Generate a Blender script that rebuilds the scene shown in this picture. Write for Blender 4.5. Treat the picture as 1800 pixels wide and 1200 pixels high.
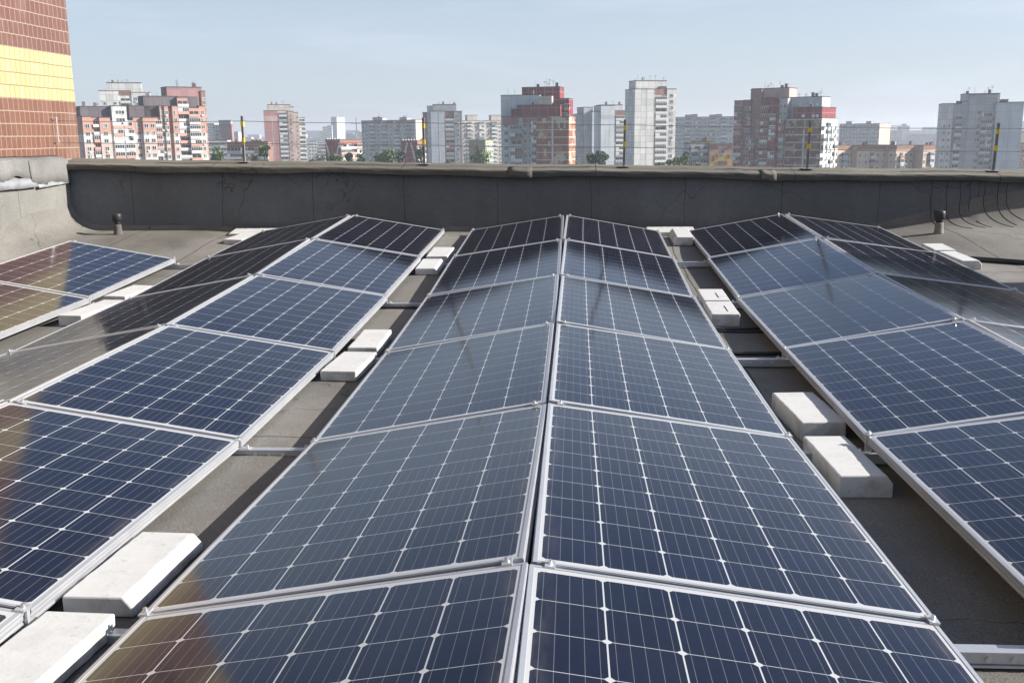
import bpy, math, random
from mathutils import Vector, Matrix, Euler
random.seed(7)
R_ = math.radians
for o in list(bpy.data.objects): bpy.data.objects.remove(o)
scene = bpy.context.scene
COL = scene.collection

# ------------------------------------------------------------------ camera
CX, CZ, YAW, PITCH, ROLL, FPX = 0.1133, 1.0232, 0.0648, -0.2043, 0.010, 1750.0
ROT = Matrix.Rotation(YAW, 3, 'Z') @ Matrix.Rotation(PITCH, 3, 'X') @ Matrix.Rotation(ROLL, 3, 'Y')
CAMP = Vector((CX, 0, CZ))
cd = bpy.data.cameras.new('camera'); cam = bpy.data.objects.new('camera', cd); COL.objects.link(cam)
cd.sensor_width = 36; cd.lens = FPX / 1800 * 36; cd.clip_start = 0.05; cd.clip_end = 20000
M3 = Matrix((ROT.col[0], ROT.col[2], -ROT.col[1])).transposed()
cam.matrix_world = Matrix.Translation(CAMP) @ M3.to_4x4()
scene.camera = cam

# ------------------------------------------------------------------ light
SUN_EL, SUN_AZ = 26.5, 2.5            # azimuth measured from +x towards +y
sdir = Vector((math.cos(R_(SUN_EL)) * math.cos(R_(SUN_AZ)), math.cos(R_(SUN_EL)) * math.sin(R_(SUN_AZ)), math.sin(R_(SUN_EL))))
sl = bpy.data.lights.new('sun', 'SUN'); sl.energy = 5.0; sl.angle = R_(0.5); sl.color = (1.0, 0.945, 0.87)
so = bpy.data.objects.new('sun', sl); COL.objects.link(so); so.rotation_euler = sdir.to_track_quat('Z', 'Y').to_euler(); so.location = (30, 5, 30)
world = bpy.data.worlds.new('World'); scene.world = world; world.use_nodes = True
wn = world.node_tree.nodes; wl = world.node_tree.links
bg = wn['Background']; sky = wn.new('ShaderNodeTexSky'); sky.sky_type = 'NISHITA'; sky.sun_disc = False
sky.sun_elevation = R_(SUN_EL); sky.sun_rotation = R_(90 - SUN_AZ); sky.air_density = 1.0; sky.dust_density = 1.1; sky.ozone_density = 2.6
bg.inputs['Strength'].default_value = 0.059
# thin cirrus over the blue
tc = wn.new('ShaderNodeTexCoord'); mp = wn.new('ShaderNodeMapping'); mp.inputs['Scale'].default_value = (1.2, 2.0, 9.0); mp.inputs['Rotation'].default_value = (0.1, 0.25, 0.4)
ns = wn.new('ShaderNodeTexNoise'); ns.inputs['Scale'].default_value = 2.2; ns.inputs['Detail'].default_value = 7; ns.inputs['Roughness'].default_value = 0.6
cr = wn.new('ShaderNodeValToRGB'); cr.color_ramp.elements[0].position = 0.48; cr.color_ramp.elements[1].position = 0.85
cr.color_ramp.elements[0].color = (0.0, 0.0, 0.0, 1); cr.color_ramp.elements[1].color = (0.6, 0.6, 0.6, 1)
mx = wn.new('ShaderNodeMix'); mx.data_type = 'RGBA'; mx.inputs[7].default_value = (5.5, 6.2, 6.5, 1)
wl.new(tc.outputs['Generated'], mp.inputs['Vector']); wl.new(mp.outputs[0], ns.inputs['Vector']); wl.new(ns.outputs['Fac'], cr.inputs[0])
sz = wn.new('ShaderNodeSeparateXYZ'); wl.new(tc.outputs['Generated'], sz.inputs[0])
hz = wn.new('ShaderNodeMapRange'); hz.interpolation_type = 'SMOOTHSTEP'; hz.inputs[1].default_value = .05; hz.inputs[2].default_value = .36; hz.inputs[3].default_value = .62; hz.inputs[4].default_value = .04
wl.new(sz.outputs[2], hz.inputs[0]); ad = wn.new('ShaderNodeMath'); ad.use_clamp = True; wl.new(hz.outputs[0], ad.inputs[0]); wl.new(cr.outputs[0], ad.inputs[1]); wl.new(ad.outputs[0], mx.inputs[0]); wl.new(sky.outputs[0], mx.inputs[6]); tn = wn.new('ShaderNodeMix'); tn.data_type = 'RGBA'; tn.blend_type = 'MULTIPLY'; tn.inputs[0].default_value = 1; tn.inputs[7].default_value = (.99, 1.0, 1.10, 1)
wl.new(mx.outputs[2], tn.inputs[6]); wl.new(tn.outputs[2], bg.inputs['Color'])
vs = scene.view_settings; vs.view_transform = 'Standard'; vs.look = 'None'; vs.exposure = 1.10; vs.gamma = 1.0; vs.use_curve_mapping = False
scene.cycles.max_bounces = 6; scene.cycles.volume_bounces = 0

# ------------------------------------------------------------------ helpers
def pdir(px, py): return ROT @ Vector(((px - 900) / FPX, 1, -(py - 600) / FPX))

class MB:
    def __init__(s): s.v = []; s.f = []; s.m = []; s.uv = None
    def box(s, x0, x1, y0, y1, z0, z1, mi=0, M=None):
        n = len(s.v)
        c = [Vector((x, y, z)) for z in (z0, z1) for y in (y0, y1) for x in (x0, x1)]
        if M: c = [M @ p for p in c]
        s.v += c
        for q in ((0, 2, 3, 1), (4, 5, 7, 6), (0, 1, 5, 4), (2, 6, 7, 3), (0, 4, 6, 2), (1, 3, 7, 5)):
            s.f.append([n + i for i in q]); s.m.append(mi)
        return s
    def quad(s, a, b, c, d, mi=0):
        n = len(s.v); s.v += [Vector(p) for p in (a, b, c, d)]; s.f.append([n, n + 1, n + 2, n + 3]); s.m.append(mi); return s
    def tube(s, pts, rad, seg=10, mi=0, cap=True):
        pts = [Vector(p) for p in pts]; rad = rad if isinstance(rad, (list, tuple)) else [rad] * len(pts)
        rings = []
        for i, p in enumerate(pts):
            t = (pts[min(i + 1, len(pts) - 1)] - pts[max(i - 1, 0)]).normalized()
            a = t.orthogonal().normalized() if abs(t.z) < .9 else Vector((1, 0, 0)); a = (a - t * a.dot(t)).normalized()
            b = t.cross(a); ring = []
            for k in range(seg):
                an = 2 * math.pi * k / seg; ring.append(len(s.v)); s.v.append(p + (a * math.cos(an) + b * math.sin(an)) * rad[i])
            rings.append(ring)
        for r0, r1 in zip(rings, rings[1:]):
            for k in range(seg): s.f.append([r0[k], r0[(k + 1) % seg], r1[(k + 1) % seg], r1[k]]); s.m.append(mi)
        if cap: s.f.append(rings[0][::-1]); s.m.append(mi); s.f.append(rings[-1]); s.m.append(mi)
        return s
    def add(s, o, M):
        n = len(s.v); s.v += [M @ p for p in o.v]; s.f += [[n + i for i in f] for f in o.f]; s.m += o.m; return s
    def mesh(s, name, mats, smooth=False):
        me = bpy.data.meshes.new(name); me.from_pydata([tuple(p) for p in s.v], [], s.f)
        for m in mats: me.materials.append(m)
        me.polygons.foreach_set('material_index', s.m)
        if smooth: me.polygons.foreach_set('use_smooth', [True] * len(s.f))
        me.update(); return me
    def build(s, name, mats, parent=None, smooth=False, bevel=0):
        mats = mats if isinstance(mats, (list, tuple)) else [mats]
        return link(name, s.mesh(name, mats, smooth), parent, bevel)
def link(name, me, parent=None, bevel=0, M=None):
    o = bpy.data.objects.new(name, me); COL.objects.link(o)
    if parent: o.parent = parent
    if M: o.matrix_basis = M
    if bevel:
        b = o.modifiers.new('bevel', 'BEVEL'); b.width = bevel; b.segments = 2; b.limit_method = 'ANGLE'; b.angle_limit = R_(40)
    return o
def empty(name, M=None): 
    o = bpy.data.objects.new(name, None); COL.objects.link(o); o.empty_display_size = .2
    if M: o.matrix_basis = M
    return o
def tag(o, label, cat, group=None):
    o['label'] = label; o['category'] = cat
    if group: o['group'] = group
    return o
def sharp(o, deg):
    o.data.set_sharp_from_angle(angle=R_(deg)); return o
def structure(o, kind='structure'): o['kind'] = kind; return o

# ------------------------------------------------------------------ materials
def newmat(name):
    m = bpy.data.materials.new(name); m.use_nodes = True; nt = m.node_tree
    return m, nt, nt.nodes['Principled BSDF']
def N(nt, typ, **kw):
    n = nt.nodes.new('ShaderNode' + typ)
    for k, v in kw.items():
        if k.startswith('i_'):
            k = k[2:]; n.inputs[int(k) if k.isdigit() else k.replace('_', ' ')].default_value = v
        else: setattr(n, k, v)
    return n
def math_(nt, op, a, b=None, c=None, clamp=False):
    n = nt.nodes.new('ShaderNodeMath'); n.operation = op; n.use_clamp = clamp
    for i, x in enumerate((a, b, c)):
        if x is None: continue
        if isinstance(x, (int, float)): n.inputs[i].default_value = x
        else: nt.links.new(x, n.inputs[i])
    return n.outputs[0]
def mix(nt, fac, a, b, typ='MIX'):
    n = nt.nodes.new('ShaderNodeMix'); n.data_type = 'RGBA'; n.blend_type = typ
    for i, x in ((0, fac), (6, a), (7, b)):
        if isinstance(x, (int, float)): n.inputs[i].default_value = x
        elif isinstance(x, tuple): n.inputs[i].default_value = (*x[:3], 1)
        else: nt.links.new(x, n.inputs[i])
    return n.outputs[2]
def ramp(nt, fac, a, b, p0=0.0, p1=1.0):
    n = nt.nodes.new('ShaderNodeMapRange'); n.clamp = True
    n.inputs[1].default_value = p0; n.inputs[2].default_value = p1; n.inputs[3].default_value = a; n.inputs[4].default_value = b
    nt.links.new(fac, n.inputs[0]); return n.outputs[0]
def coords(nt, scale=(1, 1, 1), kind='Object'):
    t = nt.nodes.new('ShaderNodeTexCoord'); m = nt.nodes.new('ShaderNodeMapping'); m.inputs['Scale'].default_value = scale
    nt.links.new(t.outputs[kind], m.inputs[0]); return m.outputs[0]
def noise(nt, vec, scale, detail=4, rough=.55):
    n = nt.nodes.new('ShaderNodeTexNoise'); n.inputs['Scale'].default_value = scale; n.inputs['Detail'].default_value = detail; n.inputs['Roughness'].default_value = rough
    nt.links.new(vec, n.inputs['Vector']); return n.outputs['Fac']
def bump(nt, p, h, strength, dist):
    b = nt.nodes.new('ShaderNodeBump'); b.inputs['Strength'].default_value = strength; b.inputs['Distance'].default_value = dist
    nt.links.new(h, b.inputs['Height']); nt.links.new(b.outputs[0], p.inputs['Normal'])
def flat(name, col, rough=.7, metal=0., var=.0, vscale=3., spec=.5):
    m, nt, p = newmat(name); p.inputs['Roughness'].default_value = rough; p.inputs['Metallic'].default_value = metal; p.inputs['Specular IOR Level'].default_value = spec
    if var:
        f = noise(nt, coords(nt), vscale, 6); c = mix(nt, ramp(nt, f, 0, 1, .3, .7), tuple(x * (1 - var) for x in col), tuple(min(1, x * (1 + var)) for x in col))
        nt.links.new(c, p.inputs['Base Color'])
    else: p.inputs['Base Color'].default_value = (*col, 1)
    return m

ALU = flat('brushed_aluminium', (.50, .51, .53), .42, .6, .08, 6)
STEEL = flat('bolt_steel', (.62, .62, .62), .3, .9)
BLACK = flat('black_plastic', (.018, .018, .019), .5)
WHITEM = flat('grey_back_sheet', (.34, .35, .37), .6)

def felt(name, base, dirt=.25, seams=None, stretch=(1, 1, 1), wr=0.0):
    """mineral-granule bitumen felt: granules, stains, weathering"""
    m, nt, p = newmat(name); v = coords(nt); p.inputs['Roughness'].default_value = .92; p.inputs['Specular IOR Level'].default_value = .25
    big = noise(nt, coords(nt, stretch), .9, 7, .6); mid = noise(nt, v, 6, 6, .6); fine = noise(nt, v, 160, 2, .7)
    c = mix(nt, ramp(nt, big, 0, 1, .32, .68), tuple(x * (1 - dirt) for x in base), tuple(x * (1 + dirt) for x in base))
    c = mix(nt, ramp(nt, mid, 0, .35, .45, .75), c, (base[0] * .75, base[1] * .72, base[2] * .66))
    c = mix(nt, 1.0, c, mix(nt, ramp(nt, fine, 0, 1, .3, .7), (.62, .62, .62), (1.38, 1.36, 1.32)), 'MULTIPLY')
    h = math_(nt, 'ADD', math_(nt, 'MULTIPLY', fine, .25), math_(nt, 'MULTIPLY', mid, .5))
    if wr:
        w = noise(nt, coords(nt, (.35, 5, 1)), 2.2, 5, .6); h = math_(nt, 'ADD', h, math_(nt, 'MULTIPLY', w, wr))
    if seams:
        for axis, pitch, off, wd in seams:
            s = N(nt, 'SeparateXYZ'); wob = noise(nt, v, 1.2, 2); nt.links.new(v, s.inputs[0])
            q = math_(nt, 'ADD', s.outputs[axis], math_(nt, 'MULTIPLY', wob, .07))
            q = math_(nt, 'ABSOLUTE', math_(nt, 'SUBTRACT', math_(nt, 'FRACT', math_(nt, 'DIVIDE', math_(nt, 'ADD', q, off), pitch)), .5))
            k = ramp(nt, q, .75, 0, 0, wd / pitch)
            c = mix(nt, k, c, (.012, .012, .012)); h = math_(nt, 'SUBTRACT', h, k)
    # hairline cracks and lapped tar
    wv = nt.nodes.new('ShaderNodeVectorMath'); wv.operation = 'ADD'; nz = nt.nodes.new('ShaderNodeTexNoise'); nz.inputs['Scale'].default_value = 1.4; nz.inputs['Detail'].default_value = 4; nt.links.new(v, nz.inputs['Vector']); nt.links.new(v, wv.inputs[0]); nt.links.new(nz.outputs['Color'], wv.inputs[1])
    vo = nt.nodes.new('ShaderNodeTexVoronoi'); vo.feature = 'DISTANCE_TO_EDGE'; vo.inputs['Scale'].default_value = .9; nt.links.new(wv.outputs[0], vo.inputs['Vector'])
    ck = math_(nt, 'MULTIPLY', ramp(nt, vo.outputs['Distance'], .6, 0, 0, .006), ramp(nt, noise(nt, v, .8, 3), 0, 1, .5, .56)); c = mix(nt, ck, c, (.02, .02, .02)); h = math_(nt, 'SUBTRACT', h, ck)
    nt.links.new(c, p.inputs['Base Color']); bump(nt, p, h, .6, .006); return m
ROOF_FELT = felt('roof_felt', (.154, .148, .137), .36, [(0, .96, .33, .011), (1, 4.4, 2.35, .010)], (1, .6, 1), .55)
WALL_FELT = felt('upstand_felt', (.120, .130, .143), .18, [(0, 1.03, .2, .005)], (1, 1, .4))
SIDE_FELT = felt('side_upstand_felt', (.165, .164, .155), .2, [(1, 1.1, .42, .006)], (1, 1, .5))
FRONT_SHADE = felt('coping_front_shade', (.075, .078, .078), .2, [(0, 2.13, .7, .008)]); FRONT_SHADE_WORN = felt('coping_front_shade_worn', (.105, .102, .092), .3)  # darker felt tones that carry the shade on the coping's front
CAP_FELT = felt('coping_felt', (.142, .134, .114), .25, [(0, 2.13, .7, .008)], (.6, 3, 1), .3)
FLAP_FELT = felt('flashing_felt', (.165, .165, .16), .3, None, (1, 2, 1), .4)
TIN = flat('galvanised_strip', (.30, .31, .32), .5, .4, .25, 9)

def concrete_paint():
    m, nt, p = newmat('white_painted_concrete'); v = coords(nt); g = nt.nodes.new('ShaderNodeObjectInfo')
    p.inputs['Roughness'].default_value = .85
    vv = nt.nodes.new('ShaderNodeVectorMath'); vv.operation = 'ADD'; nt.links.new(v, vv.inputs[0]); nt.links.new(g.outputs['Location'], vv.inputs[1])
    a = noise(nt, vv.outputs[0], 7, 8, .65); b = noise(nt, vv.outputs[0], 38, 5, .6)
    geo = N(nt, 'NewGeometry'); sx = N(nt, 'SeparateXYZ'); nt.links.new(geo.outputs['Normal'], sx.inputs[0])
    side = ramp(nt, sx.outputs[2], 1, 0, .3, .9)
    chip = math_(nt, 'MULTIPLY', ramp(nt, a, 0, 1, .48, .66), math_(nt, 'ADD', math_(nt, 'MULTIPLY', side, .55), .16))
    c = mix(nt, chip, (.475, .478, .472), (.21, .205, .19))
    c = mix(nt, math_(nt, 'MULTIPLY', ramp(nt, b, 0, 1, .62, .72), .5), c, (.22, .215, .2))
    nt.links.new(c, p.inputs['Base Color']); bump(nt, p, b, .35, .004); return m
BLOCK = concrete_paint()

def solar():
    m, nt, p = newmat('solar_cells_under_glass'); L = nt.links
    uv = N(nt, 'UVMap'); s = N(nt, 'SeparateXYZ'); L.new(uv.outputs[0], s.inputs[0])
    cw, ch, hc = .1598, .1588, .07838
    U = math_(nt, 'DIVIDE', math_(nt, 'SUBTRACT', s.outputs[0], .0206), cw); V = math_(nt, 'DIVIDE', math_(nt, 'SUBTRACT', s.outputs[1], .031), ch)
    def loc(q, n, c):
        return math_(nt, 'MULTIPLY', math_(nt, 'SUBTRACT', math_(nt, 'FRACT', q), .5), c)
    lu = loc(U, 6, cw); lv = loc(V, 10, ch); du = math_(nt, 'ABSOLUTE', lu); dv = math_(nt, 'ABSOLUTE', lv)
    def lt(a, b): return math_(nt, 'LESS_THAN', a, b)
    def inr(q, n): return math_(nt, 'MULTIPLY', math_(nt, 'GREATER_THAN', q, 0.0), lt(q, float(n)))
    cell = lt(du, hc - .0004); cell = math_(nt, 'MULTIPLY', cell, lt(dv, hc)); cell = math_(nt, 'MULTIPLY', cell, lt(math_(nt, 'ADD', du, dv), 2 * hc - .0098))
    cell = math_(nt, 'MULTIPLY', cell, math_(nt, 'MULTIPLY', inr(U, 6), inr(V, 10)))
    # five busbars along the panel
    bb = math_(nt, 'ABSOLUTE', math_(nt, 'SUBTRACT', math_(nt, 'FRACT', math_(nt, 'DIVIDE', math_(nt, 'ADD', lu, .078375), .03135)), .5))
    bus = lt(bb, .0007 / .03135)
    cid = N(nt, 'CombineXYZ'); L.new(math_(nt, 'FLOOR', U), cid.inputs[0]); L.new(math_(nt, 'FLOOR', V), cid.inputs[1])
    oi = nt.nodes.new('ShaderNodeObjectInfo'); L.new(math_(nt, 'MULTIPLY', oi.outputs['Random'], 91.), cid.inputs[2])
    wh = N(nt, 'TexWhiteNoise'); wh.noise_dimensions = '3D'; L.new(cid.outputs[0], wh.inputs['Vector'])
    blue = mix(nt, wh.outputs['Value'], (.0022, .0032, .012), (.0036, .005, .018))
    blue = mix(nt, oi.outputs['Random'], blue, mix(nt, .5, blue, (.0026, .0042, .0135)))
    c = mix(nt, cell, (.40, .41, .42), mix(nt, math_(nt, 'MULTIPLY', bus, .75), blue, (.13, .13, .14)))
    # dust film and water marks
    v = coords(nt); d1 = noise(nt, v, 3.0, 6, .6); d2 = noise(nt, v, 45, 4, .6); gm = coords(nt, (1, 1, 1), 'Generated')
    sp = N(nt, 'TexVoronoi', i_Scale=6.5); L.new(v, sp.inputs['Vector'])
    spot = math_(nt, 'MULTIPLY', lt(sp.outputs['Distance'], .022), math_(nt, 'GREATER_THAN', d1, .53))
    dust = math_(nt, 'ADD', ramp(nt, d1, .0, .008, .35, .7), math_(nt, 'MULTIPLY', ramp(nt, d2, 0, .008, .5, .75), 1.0))
    eu = math_(nt, 'SUBTRACT', .5, math_(nt, 'ABSOLUTE', math_(nt, 'SUBTRACT', s.outputs[0], .5))); d3 = noise(nt, coords(nt, (1, .25, 1)), 14, 5, .6)
    dust = math_(nt, 'ADD', dust, math_(nt, 'MULTIPLY', ramp(nt, eu, .16, 0, .012, .075), ramp(nt, d3, 0, 1, .42, .75)))
    c = mix(nt, dust, c, (.42, .37, .31)); c = mix(nt, math_(nt, 'MULTIPLY', spot, .6), c, (.55, .53, .5))
    L.new(c, p.inputs['Base Color']); p.inputs['IOR'].default_value = 1.43; p.inputs['Specular IOR Level'].default_value = .5
    L.new(ramp(nt, d1, .095, .125, .35, .7), p.inputs['Roughness'])
    return m
SOLAR = solar()

# ------------------------------------------------------------------ roof shape
YB = [10.6445 - 1.67 * b for b in range(8)]
ZPn = [.19, .11, .015, -.032, -.05, 0., .05, .09]
HR = .262
def lerp(y, ys, zs):
    if y >= ys[0]: return zs[0] + (y - ys[0]) * .045
    for i in range(len(ys) - 1):
        if y >= ys[i + 1]:
            t = (y - ys[i + 1]) / (ys[i] - ys[i + 1]); return zs[i + 1] + t * (zs[i] - zs[i + 1])
    return zs[-1] + (ys[-1] - y) * .02
def zprof(y): return sum(lerp(y + k * .22, YB, ZPn) for k in (-2, -1, 0, 1, 2)) / 5
PAR_Y, WALL_X = 11.02, -5.60
def hash_n(x, y):
    return (math.sin(x * 1.7 + y * 2.3) + math.sin(x * 3.1 - y * 1.3 + 1) * .6 + math.sin(x * .7 + y * 4.1 + 2) * .5) / 2
def sstep(a, b, t):
    t = min(1, max(0, (t - a) / (b - a))); return t * t * (3 - 2 * t)
def zroof(x, y):
    z = zprof(y) - HR + .0037 * x + .006 * hash_n(x, y)
    z += sstep(9.1, 10.6, y) * (.03 + .065 * sstep(3.2, 4.2, abs(x)))   # the felt climbs towards the parapet
    z += -.009 * math.exp(-((x - 1.2) / .45) ** 2) + .022 * math.exp(-((x + 1.2) / .45) ** 2)
    rr = .09 + .6 * min(1, max(0, (x - 3.2) / 2.2)); q = rr - (PAR_Y - y)
    if q > 0: z += rr * (1 - math.sqrt(max(0, 1 - (q / rr) ** 2))) * (.62 if rr > .4 else .5)
    rl = .40; q = rl - (x - WALL_X)
    if q > 0: z += rl * (1 - math.sqrt(max(0, 1 - (q / rl) ** 2))) * .75
    return z
def axis_pts(a, b, fine, coarse):
    out = []; x = a
    while x < b - 1e-6: out.append(x); x += fine if any(lo <= x < hi for lo, hi in coarse) else .25
    return out + [b]
xs = axis_pts(WALL_X, 14, .05, [(WALL_X, -4.8), (2.8, 6)]); ys = axis_pts(-7, PAR_Y, .045, [(10.0, PAR_Y)])
mb = MB(); nx = len(xs)
for y in ys:
    for x in xs: mb.v.append(Vector((x, y, zroof(x, y))))
for j in range(len(ys) - 1):
    for i in range(nx - 1): mb.f.append([j * nx + i, j * nx + i + 1, (j + 1) * nx + i + 1, (j + 1) * nx + i]); mb.m.append(0)
structure(mb.build('roof', ROOF_FELT, smooth=True))

# ground of the city far below
def ground_mat():
    m, nt, p = newmat('city_ground'); v = coords(nt); f = noise(nt, v, .02, 6); g = noise(nt, v, .2, 5)
    c = mix(nt, ramp(nt, f, 0, 1, .42, .58), (.05, .075, .03), (.16, .155, .145)); c = mix(nt, ramp(nt, g, 0, .5, .4, .7), c, (.09, .1, .06))
    nt.links.new(c, p.inputs['Base Color']); p.inputs['Roughness'].default_value = .95; return m
GZ = -28.0
structure(MB().quad((-7000, -3000, GZ), (7000, -3000, GZ), (7000, 9000, GZ), (-7000, 9000, GZ)).build('ground', ground_mat()))

# ------------------------------------------------------------------ parapet and side wall
def captop(x): return .697 - .0197 * x
par = tag(empty('parapet_wall', Matrix.Translation((0, PAR_Y, 0))), 'long low parapet wrapped in dark roofing felt across the far edge of the roof', 'parapet')
mb = MB(); xs2 = [WALL_X - .1 + .2 * i for i in range(102)]
for x in xs2:
    w = .006 * hash_n(x * 3, 1)
    for (yy, zz) in ((w, -.25), (w * 1.5, .1), (w, .3), (0.01, captop(x) - .09), (.33, captop(x) - .03), (.33, GZ)): mb.v.append(Vector((x, yy, zz)))
for i in range(len(xs2) - 1):
    for k in range(5): a = i * 6 + k; mb.f.append([a, a + 6, a + 7, a + 1]); mb.m.append(0)
wall = mb.build('wall', WALL_FELT, par, smooth=True)
mb = MB(); xs3 = [WALL_X - .03 + .06 * i for i in range(335)]
folds = [(-2.8, .008), (-2.35, .007), (-1.0, .008), (.32, .008), (1.88, .016), (-3.95, .006), (3.1, .006), (3.95, .007), (4.8, .008)]
prof = [(.05, -.115), (-.04, -.126), (-.056, -.122), (-.058, -.095), (-.057, -.072), (-.050, -.058), (.08, -.028), (.24, 0), (.365, -.004), (.392, -.024), (.392, -.125), (.31, -.125)]
for x in xs3:
    fb = sum(h * math.exp(-((x - c) / .09) ** 2) for c, h in folds); sag = .010 * math.sin(x * 1.9) + .007 * math.sin(x * 4.7 + 1)
    for k, (yy, zz) in enumerate(prof):
        j = .0022 * math.sin(x * 13 + k * .7) + .0016 * math.sin(x * 29 + k)
        low = sag * (1 if zz < -.09 else .3)
        mb.v.append(Vector((x, yy + j - (fb * .8 if k in (2, 3, 4) else 0), captop(x) + zz + low + j + (fb * .5 if 3 < k < 8 else 0))))
n = len(prof)
for i in range(len(xs3) - 1):
    for k in range(n): a = i * n + k; b = i * n + (k + 1) % n; mb.f.append([a, a + n, b + n, b]); mb.m.append((1 if xs3[i] > -.62 else 2) if 1 <= k <= 4 else 0)  # front faces take the felt with shade put into its colour
sharp(mb.build('coping', [CAP_FELT, FRONT_SHADE, FRONT_SHADE_WORN], par, smooth=True), 22)
for x0, wd, dr in ((-.62, .26, .138), (2.1, .16, .134)):
    p = MB()
    for i in range(5):
        x = x0 + wd * i / 4
        for yy, zz in ((-.060, -dr), (-.061, -.10), (-.060, -.071), (-.047, -.058), (.08, -.028)): p.v.append(Vector((x, yy - .004, captop(x) + zz + .006 * math.sin(i * 1.7))))
    for i in range(4):
        for k in range(4): a = i * 5 + k; p.f.append([a, a + 5, a + 6, a + 1]); p.m.append(0)
    o = sharp(p.build('felt_patch', FRONT_SHADE_WORN if x0 < 0 else CAP_FELT, par, smooth=True), 22); sm = o.modifiers.new('thick', 'SOLIDIFY'); sm.thickness = .003; sm.offset = 1

CREASE = flat('tar_crease', (.02, .02, .02), .8)
for i, (x, dx, y1) in enumerate(((3.91, .06, 10.72), (4.07, .12, 10.55), (4.21, .13, 10.6), (4.31, .1, 10.62), (4.46, .16, 10.6), (4.6, .08, 10.66), (4.69, .22, 10.62))):
    zb = zroof(x, 10.99) + .004; n = 7
    P = [Vector((x + .005 * math.sin(k * 1.3 + i), -.013 - .001 * k, .54 + (zb - .54) * k / n)) for k in range(n)]
    for k in range(12):
        y = 10.99 - (10.99 - y1) * k / 11; xx = x + dx * (k / 11) ** 1.5; P.append(Vector((xx, y - PAR_Y, zroof(xx, y) + .0015)))
    MB().tube(P, .0032, 5).build('felt_crease', CREASE, par, smooth=True)

def tile_mat():
    m, nt, p = newmat('ceramic_facade_tiles'); L = nt.links; v = coords(nt); s = N(nt, 'SeparateXYZ'); L.new(v, s.inputs[0])
    wob = math_(nt, 'MULTIPLY', math_(nt, 'SUBTRACT', noise(nt, v, 3.5, 2), .5), .008)
    A = math_(nt, 'ADD', math_(nt, 'ADD', s.outputs[1], s.outputs[0]), wob); Z = math_(nt, 'ADD', math_(nt, 'SUBTRACT', s.outputs[2], 1.451), wob)
    tw, thh = .0955, .130
    # each course is laid a little out of line with the last
    rz = math_(nt, 'FLOOR', math_(nt, 'DIVIDE', Z, thh)); rn = N(nt, 'TexWhiteNoise'); rn.noise_dimensions = '1D'; L.new(rz, rn.inputs['W'])
    a = math_(nt, 'ADD', math_(nt, 'DIVIDE', A, tw), rn.outputs['Value']); fa = math_(nt, 'FRACT', a); fz = math_(nt, 'FRACT', math_(nt, 'DIVIDE', Z, thh))
    ja = math_(nt, 'MULTIPLY', math_(nt, 'SUBTRACT', .5, math_(nt, 'ABSOLUTE', math_(nt, 'SUBTRACT', fa, .5))), tw); jz = math_(nt, 'MULTIPLY', math_(nt, 'SUBTRACT', .5, math_(nt, 'ABSOLUTE', math_(nt, 'SUBTRACT', fz, .5))), thh)
    joint = math_(nt, 'MINIMUM', ramp(nt, ja, 0, 1, .0022, .0045), ramp(nt, jz, 0, 1, .0035, .006))
    tid = N(nt, 'CombineXYZ'); L.new(math_(nt, 'FLOOR', a), tid.inputs[0]); L.new(rz, tid.inputs[1]); wn_ = N(nt, 'TexWhiteNoise'); L.new(tid.outputs[0], wn_.inputs['Vector'])
    zr = math_(nt, 'MODULO', math_(nt, 'ADD', rz, 44), 11)      # four yellow courses, then brown, repeating up the wall
    yel = math_(nt, 'LESS_THAN', zr, 3.5)
    br = mix(nt, wn_.outputs['Value'], (.128, .056, .036), (.158, .072, .046)); br = mix(nt, ramp(nt, s.outputs[2], 0, .55, 1.965, 1.975), br, (.125, .060, .052))
    ye = mix(nt, wn_.outputs['Value'], (.36, .305, .15), (.41, .355, .20))
    jc = mix(nt, yel, (.27, .215, .175), (.17, .14, .08))
    c = mix(nt, joint, jc, mix(nt, yel, br, ye)); c = mix(nt, ramp(nt, noise(nt, v, 2.5, 7), 0, .25, .5, .75), c, (.3, .25, .2))
    L.new(c, p.inputs['Base Color']); L.new(ramp(nt, joint, .9, .42), p.inputs['Roughness']); bump(nt, p, joint, .4, .004); return m
TILE = tile_mat()
brick = tag(empty('brick_building', Matrix.Identity(4)), 'tall neighbouring wall of brown and yellow facade tiles at the left edge of the roof', 'building')
MB().box(-18, -5.73, -12, 11.62, GZ, 8.0).build('wall', TILE, brick)
MB().box(-5.74, -5.715, 10.25, 10.52, 2.53, 2.9).build('opening', BLACK, brick)
b = MB(); b.box(-5.735, -5.68, 10.2, 10.57, 2.497, 2.53).build('sill', FLAP_FELT, brick, bevel=.006)
ups = tag(empty('side_upstand', Matrix.Translation((WALL_X, 0, 0))), 'low sunlit felt upstand below the tiled wall on the left, with torn flashing', 'upstand')
mb = MB(); ysu = [-7 + .15 * i for i in range(128)]; ysu = [y for y in ysu if y < 11.0] + [11.04]
for y in ysu:
    w = .012 * hash_n(2, y * 2.2)
    for xx, zz in ((.02 + w, .02), (.004 + w, .25), (w, .54), (-.01, .72), (-.05, .79), (-.135, .832)): mb.v.append(Vector((xx, y, zz)))
for i in range(len(ysu) - 1):
    for k in range(5): a = i * 6 + k; mb.f.append([a, a + 1, a + 7, a + 6]); mb.m.append(0)
mb.build('felt', SIDE_FELT, ups, smooth=True)
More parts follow.
